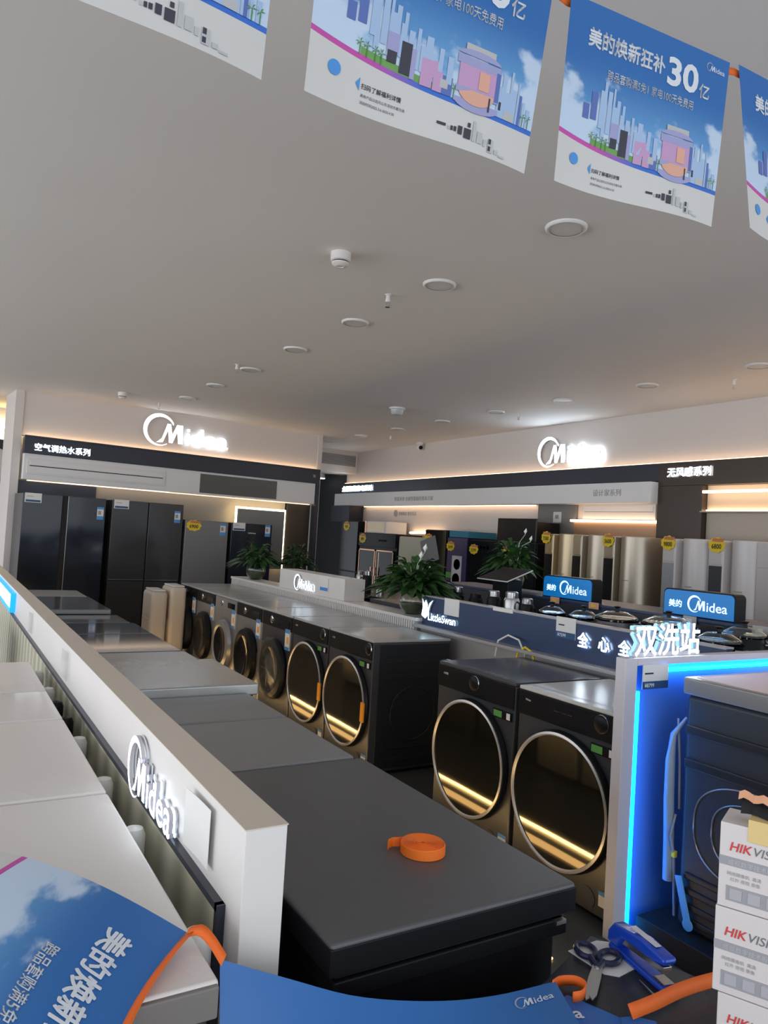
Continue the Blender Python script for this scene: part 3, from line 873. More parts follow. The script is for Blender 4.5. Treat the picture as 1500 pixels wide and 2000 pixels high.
for (yy, zz, ww, hh, nm) in ((1.07, 0.99, 0.15, 0.118, 0),):
    m = MB()
    m.cm = 0; m.box((-0.006, yy - ww + 0.0, zz), (-0.001, yy, zz + hh))
    m.cm = 1; m.box((-0.0075, yy - ww, zz), (-0.0055, yy, zz + 0.035))
    m.cm = 2; m.box((-0.0075, yy - 0.065, zz + 0.07), (-0.0055, yy - 0.02, zz + 0.077))
    m.cm = 3; put_text(m, '¥7599', 0, 0, 0.026, bold=0.01, F=F_x(-0.0085, yy - 0.015, zz + 0.008))
    m.build('price_card', [M_paper, M_tagb, M_ink, M_inkw], g)
B((-0.006, 2.00, 0.985), (-0.001, 2.17, 1.10)).build('price_card', M_paper, g)
B((-0.006, 1.45, 1.075), (-0.001, 1.64, 1.10)).build('paper_strip', M_paper, g)

# ================================================================ BLUE LIT END PANEL
g = thing('display_wall', 'tall white framed panel with glowing blue light strips beside the near washers', 'display panel', (2.322, 1.985, 0))
B((0, 0.0, 0), (0.068, 0.05, 1.086)).build('post', M_lav, g, 0.003)
B((0.068, 0.0, 1.056), (1.6, 0.05, 1.086)).build('top_rail', M_lav, g, 0.003)
B((0.068, 0.03, 0), (1.6, 0.05, 1.056)).build('back_board', M_panelb, g)
m = MB(); m.tube([(0.081, 0.006, 0.0), (0.081, 0.006, 0.955)], 0.0095, 10); m.build('light_strip', M_cyan, g, smooth=True)
m = MB(); m.tube([(0.225, 0.006, 1.034), (1.6, 0.006, 1.034)], 0.0095, 10); m.build('light_strip', M_cyan, g, smooth=True)
m = MB()
m.cm = 0; m.box((0.09, -0.010, 0.965), (0.24, -0.006, 1.06)); m.cm = 1; m.box((0.09, -0.011, 0.965), (0.24, -0.009, 0.995)); m.cm = 2; m.box((0.10, -0.011, 1.023), (0.15, -0.009, 1.029))
m.cm = 3; put_text(m, '¥8799', 0, 0, 0.022, bold=0.01, F=F_y(0.10, -0.0115, 0.972))
m.build('price_card', [M_paper, M_tagb, M_ink, M_inkw], g)
g = thing('illuminated_sign', 'glowing white characters 双洗站 standing on the blue panel top rail', 'illuminated sign', (2.395, 2.012, 1.087))
m = MB(); put_text(m, '双洗站', 0, 0.015, 0.135, wid=0.395, bold=0.014, ext=0.008, F=F_y(0, 0, 0)); m.build('lettering', M_sign2, g)
m = MB(); put_text(m, '双洗站', 0, 0.015, 0.135, wid=0.395, bold=0.03, ext=0.004, F=F_y(-0.008, 0.014, 0)); m.build('acrylic_back', mat('acrylic', (0.55, 0.7, 0.8), 0.1, emit=(0.25, 0.5, 0.7), es=0.5), g)
B((0, -0.008, 0), (0.40, 0.02, 0.018)).build('sign_base', M_lav, g)

# ---------------------------------------------------------------- washer on a stand, right edge
g = thing('washing_machine', 'dark washer seen from its ribbed side, standing before the blue panel', 'washing machine', (2.50, 1.22, 0.10))
W2, D2, H2 = 0.60, 0.63, 0.90
B((0.012, 0, 0), (W2, D2, H2 - 0.03)).build('body', mat('side_sheet', (0.03, 0.034, 0.042), 0.42), g, 0.02)
B((0.0, -0.004, H2 - 0.03), (W2 + 0.01, D2 + 0.008, H2 + 0.035)).build('top_panel', M_greyp, g, 0.008)
B((0.03, 0.02, H2 + 0.035), (W2 - 0.02, D2 - 0.03, H2 + 0.037)).build('top_plate', mat('pale_top', (0.66, 0.56, 0.6), 0.3), g)
for zz in (0.745, 0.62):
    m = MB(); m.prism([(0.04, zz), (0.05, zz - 0.025), (0.62, zz - 0.025), (0.62, zz + 0.012), (0.05, zz + 0.012)], 'x', 0.0, 0.016); m.build('side_rib', M_side, g, 0.006)
for zz in (0.20, 0.145, 0.09, 0.04):
    m = MB(); m.prism([(0.04, zz), (0.05, zz - 0.014), (0.60, zz - 0.014), (0.60, zz + 0.008), (0.05, zz + 0.008)], 'x', 0.003, 0.016); m.build('side_rib', M_side, g, 0.004)
m = MB()
for rr in (0.21, 0.15, 0.11):
    m.tube([(0.010, 0.31 + rr * 1.25 * math.copysign(abs(math.cos(a * PI / 30)) ** 0.8, math.cos(a * PI / 30)), 0.40 + rr * 0.85 * math.copysign(abs(math.sin(a * PI / 30)) ** 0.8, math.sin(a * PI / 30))) for a in range(60)], 0.0028, 6, True)
m.build('pressed_rings', M_graph2, g, smooth=True)
tag(B((2.42, 1.10, 0), (3.7, 1.96, 0.10)).build('display_plinth', M_blackm, bevel=0.004), 'low dark plinth carrying the ribbed-side washer', 'plinth')
g = thing('drain_hose', 'grey blue drain hose and cord hanging behind the ribbed-side washer', 'hose', (2.52, 1.905, 0))
m = MB(); m.tube([(0.03, -0.035, 0.87), (0.0, 0.0, 0.80), (-0.012, 0.0, 0.70), (-0.01, 0, 0.55), (0.0, 0, 0.40), (0.005, 0, 0.24)], [0.006, 0.012, 0.018, 0.02, 0.02, 0.02], 12); m.build('hose', M_cable, g, smooth=True)
m = MB(); m.tube([(0.025, 0.0, 0.86), (0.018, -0.02, 0.70), (0.01, -0.03, 0.60), (0.015, -0.03, 0.52)], 0.0045, 8); m.tube([(0.0, -0.025, 0.50), (-0.022, -0.025, 0.42), (0.0, -0.025, 0.35), (0.012, -0.025, 0.22), (0.02, -0.025, 0.11)], 0.0055, 8); m.build('power_cord', M_shelf, g, smooth=True)
B((-0.006, -0.034, 0.335), (0.012, -0.014, 0.36)).build('yellow_tie', M_yel, g, 0.003)
m = MB(); m.add([(-0.01, -0.01, 0.80), (-0.045, 0, 0.62), (-0.012, 0, 0.60), (-0.04, 0.0, 0.56), (-0.014, 0, 0.50), (0.0, -0.01, 0.7)], [(0, 1, 2, 5), (2, 3, 4, 5)]); m.build('torn_film', M_film, g)
m = MB(); m.T = Matrix.Translation((2.494, 1.775, 0.10)) @ Matrix.Rotation(-0.30, 4, 'X'); m.box((-0.006, -0.015, 0.02), (0.0, 0.015, 0.20)); m.lathe([(0.0, -0.004), (0.022, -0.004), (0.022, 0.003), (0, 0.003)], 16, (-0.003, 0, 0.03), 'x')
tag(m.build('blue_tape', M_bluetape, bevel=0.002), 'light blue tape strap at the foot of the ribbed-side washer', 'tape')

# ================================================================ PARTITION
g = thing('partition', 'white waist-high partition running from the foreground to the rear wall', 'partition', (0.444, 1.10, 0))
B((0.0, 0.0, 0), (0.071, 8.9, 1.03)).build('core', M_white, g, 0.002)
B((-0.001, -0.001, 1.03), (0.072, 8.9, 1.032)).build('cap', M_cream, g)
for (a, b) in ((0.09, 1.35), (1.40, 2.75), (2.80, 4.1), (4.15, 5.4)):
    p = B((-0.010, a, 0.15), (-0.001, b, 0.876)).build('streaked_panel', M_streak, g)
B((-0.014, 0.07, 0.876), (0.0, 8.0, 0.888)).build('dark_edge', M_band, g)
B((-0.014, 0.066, 0.0), (0.0, 0.08, 0.888)).build('dark_edge', M_band, g)
sg = thing('illuminated_sign', 'glowing white logo standing on the near partition side', 'illuminated sign', (0.44, 1.815, 0.875))
m = MB(); logo(m, 0, 0, 0.135, 0.004, F_x(-0.012, 0, 0)); m.build('lettering', M_sign, sg)
m = MB(); logo(m, 0, 0, 0.135, 0.0015, F_x(-0.0015, 0, 0)); m.build('acrylic_back', mat('acrylic_clear', (0.75, 0.8, 0.85), 0.1), sg)
for (yy, lab) in ((1.365, 'white price card in a curled sleeve near the front end of the partition'), (2.98, 'curled clear price sleeve halfway along the partition'), (4.15, 'small clear price sleeve towards the far end of the partition')):
    gg = thing('price_card', lab, 'price card', (0.44, yy, 0.915))
    m = MB(); m.grid(lambda u, v: (-0.006 - 0.006 * (1 - u) ** 2, -0.125 * u if yy < 2 else -0.12 * u, 0.10 * v), 8, 2); m.build('sleeve', M_paper if yy < 2 else M_film, gg, solid=0.001)
g = thing('lit_sign', 'glowing blue framed sign at the far left of the partition', 'sign', (0.444, 5.06, 0.90))
B((-0.03, 0, 0), (-0.001, 2.2, 0.115)).build('frame', mat('frame_blue', (0.02, 0.25, 0.6), 0.4, emit=(0.0, 0.3, 0.8), es=0.8), g)
m = MB(); m.box((-0.033, 0.01, 0.03), (-0.03, 0.50, 0.11)); m.box((-0.033, 0.53, 0.03), (-0.03, 1.2, 0.11)); m.build('screen', mat('screen_pale', (0.6, 0.8, 0.9), 0.4, emit=(0.5, 0.85, 1.0), es=1.1), g)


# ================================================================ CHEST FREEZERS
def freezer(label, x0, x1, y0, y1, ztop, lid_m, body_m, hinge='l', group=None, lidt=0.05, hinges=True):
    w, l = x1 - x0, y1 - y0
    g = thing('chest_freezer', label, 'chest freezer', (x0, y0, 0), 0, group)
    e = 0.025
    B((e, e, 0.03), (w - e, l - e * 0.6, ztop - lidt - 0.012)).build('body', body_m, g, 0.012)
    B((e * 0.7, e * 0.7, ztop - lidt - 0.012), (w - e * 0.7, l - e * .5, ztop - lidt)).build('gasket', M_blackm, g)
    B((0, 0.003, ztop - lidt), (w, l - 0.003, ztop)).build('lid', lid_m, g, 0.006)
    if hinges:
        for yy in (l * 0.22, l * 0.78):
            hx = -0.022 if hinge == 'l' else w + 0.022
            m = MB(); m.lathe([(0.0, 0.0), (0.024, 0.0), (0.024, 0.11), (0.018, 0.125), (0.0, 0.13)], 16, (hx, yy, ztop - 0.145))
            m.build('hinge', M_hinge if lid_m is M_frzw else M_black, g, smooth=True)
    B((0.05, 0.06, 0), (w - 0.05, l - 0.06, 0.03)).build('base', M_blackm, g)
    return g


GL = 'white chest freezers left of the partition'
XL = 0.375
f0 = freezer('nearest white chest freezer under the blue banner', -0.25, XL, 0.985, 1.775, 0.88, M_frzw, M_frzw, 'r', GL)
B((0.03, -0.012, 0.03), (0.31, 0.03, 0.70)).build('front_panel', M_frzw, f0, 0.004)
B((0.32, -0.012, 0.03), (0.60, 0.03, 0.70)).build('front_panel', M_frzw, f0, 0.004)
M_taupe = mat('freezer_taupe', (0.2, 0.18, 0.165), 0.45)
B((0.002, -0.004, 0.832), (0.623, 0.006, 0.876)).build('lid_edge', M_taupe, f0, 0.003)
B((0.02, -0.018, 0.785), (0.615, 0.03, 0.812)).build('trim', M_taupe, f0, 0.004)
freezer('second white chest freezer from the front', -0.25, XL, 1.785, 2.47, 0.88, M_frzw, M_frzw, 'r', GL)
freezer('third white chest freezer, shiny lid', -0.25, XL, 2.48, 2.885, 0.88, mat('freezer_white_gloss', (0.74, 0.71, 0.69), 0.12), M_frzw, 'r', GL)
freezer('farthest white chest freezer of the left row', -0.25, XL, 2.895, 3.485, 0.88, M_frzw, M_frzw, 'r', GL)
g = thing('display_cabinet', 'pale grey upright appliance cut off at the left edge beyond the white freezers', 'appliance', (-0.4, 4.6, 0))
B((0, 0, 0), (0.62, 0.6, 0.84)).build('body', M_frzs, g, 0.02)
B((0.02, -0.01, 0.72), (0.60, 0, 0.80)).build('control_panel', M_boxg, g, 0.004)
B((0.05, 0.03, 0.84), (0.57, 0.57, 0.86)).build('lid', M_frzw, g, 0.008)

GR = 'chest freezers right of the partition'
freezer('large dark grey chest freezer in the foreground with an orange tape roll on it', 0.58, 1.115, 1.045, 1.905, 0.85, M_frzd, M_black, 'l', GR, lidt=0.052)
g = [o for o in bpy.data.objects if o.name.startswith('chest_freezer') and 'foreground with an orange' in o['label']][0]
B((-0.0015, 0.0015, 0.797), (0.5365, 0.8585, 0.843)).build('lid_edge', M_black, g, 0.003)
B((0.012, 0.010, 0.752), (0.524, 0.85, 0.784)).build('inner_rim', M_black, g, 0.004)
B((0.49, 0.004, 0.776), (0.515, 0.02, 0.784)).build('lock_tab', M_steel, g)
freezer('charcoal chest freezer directly behind the foreground one', 0.60, 1.10, 1.92, 2.41, 0.85, M_frzg, M_black, 'l', GR)
freezer('narrow grey chest freezer lying before the raised silver lid', 0.60, 1.10, 2.42, 2.80, 0.85, M_frzg, M_black, 'l', GR)
freezer('silver chest freezer with a raised bright lid', 0.60, 1.145, 2.80, 3.385, 0.885, M_frzs, M_greyp, 'l', GR, lidt=0.045)
freezer('silver grey chest freezer behind the raised bright one', 0.60, 1.14, 3.395, 3.82, 0.85, M_frzs, M_greyp, 'l', GR)
freezer('glossy blue grey chest freezer, the nearer of two', 0.60, 1.13, 3.83, 4.45, 0.85, M_frzb, M_black, 'l', GR)
freezer('glossy blue grey chest freezer, the farther of two', 0.60, 1.13, 4.46, 4.94, 0.85, M_frzb, M_black, 'l', GR)
freezer('narrow olive grey glass freezer before the farthest raised one', 0.60, 1.11, 4.95, 5.36, 0.85, M_frzo, M_black, 'l', GR)
freezer('farthest chest freezer with raised olive grey glass lid', 0.60, 1.07, 5.37, 6.25, 0.885, M_frzo, M_frzs, 'l', GR, lidt=0.035)
freezer('pale silver freezer end at the far end of the right freezer row', 0.60, 1.06, 6.26, 6.80, 0.885, M_frzs, M_frzs, 'l', GR, lidt=0.035)

# orange tape roll
g = thing('tape_roll', 'coil of orange ribbon tape lying on the foreground freezer', 'tape roll', (0.912, 1.283, 0.85))
m = MB()
prof = [(0.004, 0.0)]
for k in range(12):
    r0 = 0.004 + k * 0.0035
    prof += [(r0 + 0.0005, 0.0205), (r0 + 0.0028, 0.0215), (r0 + 0.0034, 0.0195)]
prof += [(0.047, 0.019), (0.047, 0.001), (0.045, 0.0)]
m.lathe(prof, 48); m.build('coil', M_tape, g, smooth=True)
m = MB()
pts = [(-0.0469 * math.cos(t) if False else 0.048 * math.cos(math.radians(a)), 0.048 * math.sin(math.radians(a))) for a, t in ((60, 0), (80, 0), (100, 0), (120, 0))] + [(-0.045, 0.048), (-0.058, 0.043), (-0.064, 0.036)]
vs = [(x, y, 0.001) for x, y in pts] + [(x, y, 0.02) for x, y in pts]
n = len(pts); m.add(vs, [(i, i + 1, n + i + 1, n + i) for i in range(n - 1)]); m.build('loose_end', M_tape, g, solid=0.001)

# ================================================================ NEAR COUNTER AND THINGS ON IT
cz = 0.75
g = thing('counter', 'dark counter top in the foreground holding the scissors and stapler', 'counter', (0, 0, 0))
top = [(1.145, 1.032), (1.40, 0.40), (0.76, 0.14), (0.60, 0.82)]
m = MB(); m.prism(top, 'z', cz - 0.03, cz); m.build('counter_top', M_table, g, 0.003)
m = MB(); m.prism([(1.12, 0.99), (1.36, 0.42), (0.78, 0.18), (0.63, 0.79)], 'z', 0.0, cz - 0.03); m.build('cabinet', M_blackm, g, 0.003)

# scissors
g = thing('scissors', 'scissors with dark blue handles lying on white paper', 'scissors', (1.057, 0.934, cz + 0.002))
d = Vector((-0.087, -0.063, 0)).normalized(); nrm = Vector((-d.y, d.x, 0))


def blade(sd, ang):
    q = Matrix.Rotation(ang, 3, 'Z')
    dd, nn = q @ d, q @ nrm
    m = MB()
    pts = [nn * (-0.008 * sd) - dd * 0.012, nn * (0.009 * sd) - dd * 0.012, nn * (0.009 * sd) + dd * 0.03, nn * (0.006 * sd) + dd * 0.085, nn * (0.0 * sd) + dd * 0.102, nn * (-0.006 * sd) + dd * 0.09]
    z0 = 0.006 if sd > 0 else 0.0035
    n = len(pts)
    m.add([(p.x, p.y, z0) for p in pts] + [(p.x, p.y, z0 + 0.002) for p in pts], [list(range(n))[::-1], list(range(n, 2 * n))] + [(i, (i + 1) % n, n + (i + 1) % n, n + i) for i in range(n)])
    return m


blade(1, 0.05).build('blade', M_steel, g)
blade(-1, -0.05).build('blade', M_steel, g)
M_scb = mat('scissor_handle', (0.015, 0.02, 0.06), 0.3)
for c, far in (((0.028, 0.053), 1), ((0.05, 0.017), -1)):
    m = MB()
    C0 = Vector((c[0], c[1], 0.006))
    ax = (C0 - Vector((0, 0, 0.006))).normalized(); bx = Vector((-ax.y, ax.x, 0))
    m.tube([C0 + ax * (0.024 * math.cos(t * PI / 12)) + bx * (0.017 * math.sin(t * PI / 12)) for t in range(24)], 0.0055, 8, True)
    m.tube([C0 - ax * 0.023, Vector((0.002, 0.0, 0.006))], [0.0065, 0.005], 8)
    m.build('handle', M_scb, g, smooth=True)
m = MB(); m.lathe([(0.004, 0.004), (0.004, 0.0095), (0.0, 0.0105)], 12); m.build('pivot_screw', M_steel, g)

m = MB(); z = cz + 0.0012
m.prism([(1.062, 1.009), (1.14, 1.012), (1.175, 0.985), (1.155, 0.93), (1.131, 0.913), (1.085, 0.908), (1.066, 0.926)], 'z', cz + 0.0003, z)
tag(m.build('paper_scrap', M_paper), 'white torn paper under the scissors', 'paper')

# stapler
g = thing('stapler', 'blue desk stapler lying beside the scissors', 'stapler', (1.128, 0.838, cz))
dv = Vector((1.158 - 1.128, 0.978 - 0.838, 0)); g.rotation_euler = (0, 0, math.atan2(dv.y, dv.x))
B((-0.012, -0.017, 0.0), (0.15, 0.017, 0.012)).build('base', M_stapler, g, 0.006)
m = MB(); m.prism([(0.02, 0.040), (0.0, 0.046), (-0.002, 0.058), (0.06, 0.062), (0.14, 0.050), (0.156, 0.030), (0.156, 0.010), (0.125, 0.010), (0.11, 0.034)], 'y', -0.015, 0.015); m.build('arm', M_stapler, g, 0.006)
m = MB(); m.prism([(0.005, 0.030), (0.005, 0.041), (0.12, 0.034), (0.12, 0.022)], 'y', -0.009, 0.009); m.build('magazine', M_steel, g, 0.001)
B((0.0, -0.012, 0.012), (0.028, 0.012, 0.0145)).build('anvil', M_chrome, g)
B((0.03, -0.006, 0.062), (0.10, 0.006, 0.063)).build('logo_strip', M_lav, g)
m = MB(); m.tube([(1.108, 0.883, cz + 0.003), (1.090, 0.825, cz + 0.003)], [0.001, 0.003], 8)
tag(m.build('thin_stick', M_steel), 'thin silver stick lying next to the stapler', 'stick')

# HIKVISION boxes
yaw = math.radians(-65)
bw, bd, bh = 0.30, 0.075, 0.1215
edge = Vector((1.014, 0.679, 0))


def carton(z, off, label):
    """local x runs to the right along the printed side, y away"""
    g = thing('carton', label, 'carton', (edge.x + off * math.cos(yaw - 0.0), edge.y + off * math.sin(yaw), z), yaw, 'white printed cartons stacked on the counter')
    B((0, 0, 0.001), (bw, bd, bh)).build('box', M_box, g, 0.0015)
    m = MB(); F = lambda a, b, c: (a, -0.0008 - c, b)
    W1 = put_text(m, 'HIK', 0.013, bh - 0.038, 0.0175, bold=0.018, F=lambda a, b, c: F(a + (b - bh + 0.04) * 0.22, b, c)); m.build('red_lettering', mat('print_red', (0.6, 0.05, 0.05), 0.6), g)
    m = MB(); put_text(m, 'VISION', 0.014 + W1, bh - 0.038, 0.0175, bold=0.002, F=lambda a, b, c: F(a + (b - bh + 0.04) * 0.22, b, c)); m.build('grey_lettering', mat('print_grey', (0.16, 0.16, 0.18), 0.6), g)
    B((0, -0.0008, bh - 0.060), (bw, 0, bh - 0.0475)).build('grey_band', M_boxg, g)
    m = MB(); put_text(m, '威视数字技术股份有限公司', 0.012, bh - 0.0575, 0.0085, F=lambda a, b, c: F(a, b, c + 0.0004)); m.build('band_lettering', mat('print_pale', (0.5, 0.48, 0.5), 0.6), g)
    m = MB(); put_text(m, '·网络摄像机  高清', 0.010, bh - 0.073, 0.006, F=F); put_text(m, '红外 夜视 录像', 0.016, bh - 0.081, 0.006, F=F); m.build('small_print', M_boxg, g)
    m = MB(); m.cm = 0; m.box((0.011, -0.0008, 0.012), (0.085, 0, 0.033)); m.cm = 1
    for k in range(3): m.box((0.016 + k * 0.024, -0.0014, 0.015), (0.032 + k * 0.024, -0.0006, 0.030))
    m.build('symbol_row', [M_boxg, mat('print_mid', (0.42, 0.4, 0.42), 0.6)], g)
    return g


carton(cz, 0.006, 'lowest printed carton of the stack on the counter')
carton(cz + bh, -0.002, 'middle printed carton of the stack')
carton(cz + 2 * bh, 0.0, 'topmost printed carton of the stack, carrying the yellow box')
m = MB(); m.T = Matrix.Translation((edge.x + 0.034 * math.cos(yaw) + 0.002, edge.y + 0.034 * math.sin(yaw) - 0.002, 0)) @ Matrix.Rotation(yaw, 4, 'Z')
m.box((0, -0.003, cz + 3 * bh - 0.02), (0.15, 0.045, cz + 3 * bh + 0.012))
tag(m.build('card_box', M_kraft, bevel=0.001), 'small yellow card box on top of the carton stack', 'box')
g = thing('snack_pouch', 'crumpled black and orange pouch on top of the yellow card box', 'pouch', (edge.x + 0.034 * math.cos(yaw) + 0.004, edge.y + 0.034 * math.sin(yaw), cz + 3 * bh + 0.012), yaw)
random.seed(21)
m = MB(); m.grid(lambda u, v: (-0.012 + 0.13 * u, 0.012 + 0.022 * v + 0.006 * math.sin(u * 14), 0.026 * math.sin(PI * v) * (0.8 + 0.2 * math.sin(u * 20)) + 0.001), 20, 8); m.build('pouch_body', M_black, g, smooth=True)
m = MB(); m.grid(lambda u, v: (-0.016 + 0.13 * u, 0.014 + 0.006 * v + 0.006 * math.sin(u * 14), 0.020 + 0.010 * v + 0.003 * math.sin(u * 30)), 20, 1); m.build('torn_rim', mat('pouch_orange', (0.7, 0.35, 0.2), 0.4), g, solid=0.001)

# ================================================================ BANNERS
def banner_mat():
    m = bpy.data.materials.new('banner_print')
    m.use_nodes = True
    nt = m.node_tree
    b = nt.nodes['Principled BSDF']
    b.inputs['Roughness'].default_value = 0.45
    L = nt.links.new
    uv = nt.nodes.new('ShaderNodeUVMap')
    sp = nt.nodes.new('ShaderNodeSeparateXYZ'); L(uv.outputs[0], sp.inputs[0])

    def mth(op, a, b_=None, c=None):
        n = nt.nodes.new('ShaderNodeMath'); n.operation = op
        for i, x in enumerate((a, b_, c)):
            if x is None: continue
            if isinstance(x, (int, float)): n.inputs[i].default_value = x
            else: L(x, n.inputs[i])
        return n.outputs[0]

    def mix(f, a, b_):
        n = nt.nodes.new('ShaderNodeMix'); n.data_type = 'RGBA'
        if isinstance(f, (int, float)): n.inputs['Factor'].default_value = f
        else: L(f, n.inputs['Factor'])
        for k, x in (('A', a), ('B', b_)):
            if isinstance(x, tuple): n.inputs[k].default_value = (*x, 1)
            else: L(x, n.inputs[k])
        return n.outputs['Result']

    u, v = sp.outputs[0], sp.outputs[1]

    def sstep(x, lo, hi):
        n = nt.nodes.new('ShaderNodeMapRange'); n.interpolation_type = 'SMOOTHSTEP'
        L(x, n.inputs['Value']); n.inputs['From Min'].default_value = lo; n.inputs['From Max'].default_value = hi
        return n.outputs['Result']
    sky = mix(sstep(v, 0.25, 0.75), (0.16, 0.40, 0.70), (0.026, 0.145, 0.43))
    nz = nt.nodes.new('ShaderNodeTexNoise'); nz.inputs['Scale'].default_value = 5; nz.inputs['Detail'].default_value = 5
    L(uv.outputs[0], nz.inputs['Vector'])
    nf = nz.outputs['Fac']
    # clouds: tall on the left and right, low in the middle
    du = mth('ABSOLUTE', mth('SUBTRACT', u, 0.55))
    hgt = mth('ADD', 0.45, mth('MULTIPLY', mth('MULTIPLY', du, du), 0.55))
    cl = mth('ADD', mth('SUBTRACT', hgt, v), mth('MULTIPLY', mth('SUBTRACT', nf, 0.5), 0.9))
    sky = mix(mth('MULTIPLY', sstep(cl, -0.03, 0.10), 0.85), sky, (0.62, 0.72, 0.85))
    curve = mth('ADD', mth('SUBTRACT', 0.27, mth('MULTIPLY', u, 0.19)), mth('MULTIPLY', mth('MULTIPLY', u, u), 0.11))
    dlt = mth('SUBTRACT', v, curve)
    stripe = mix(sstep(u, 0.2, 0.5), (0.55, 0.08, 0.38), (0.04, 0.16, 0.6))
    grass = mth('MULTIPLY', mth('MULTIPLY', mth('GREATER_THAN', u, 0.2), mth('LESS_THAN', u, 0.55)), mth('LESS_THAN', dlt, 0.06))
    sky = mix(grass, sky, (0.16, 0.36, 0.1))
    c = mix(mth('LESS_THAN', dlt, 0.026), sky, stripe)
    c = mix(mth('LESS_THAN', dlt, 0.0), c, (0.64, 0.62, 0.60))
    L(c, b.inputs['Base Color'])
    return m


M_banner = banner_mat()
M_pb = mat('print_building_blue', (0.11, 0.17, 0.46), 0.5)
M_pb2 = mat('print_building_pale', (0.38, 0.52, 0.74), 0.5)
M_pk = mat('print_pink', (0.56, 0.33, 0.55), 0.5)
M_pk2 = mat('print_violet', (0.36, 0.36, 0.6), 0.5)
M_po = mat('print_orange', (0.75, 0.4, 0.3), 0.5)
M_pd = mat('print_dark', (0.05, 0.05, 0.07), 0.5)
M_pg = mat('print_leaf', (0.08, 0.25, 0.06), 0.5)
M_pgr = mat('print_grey_light', (0.5, 0.5, 0.5), 0.5)


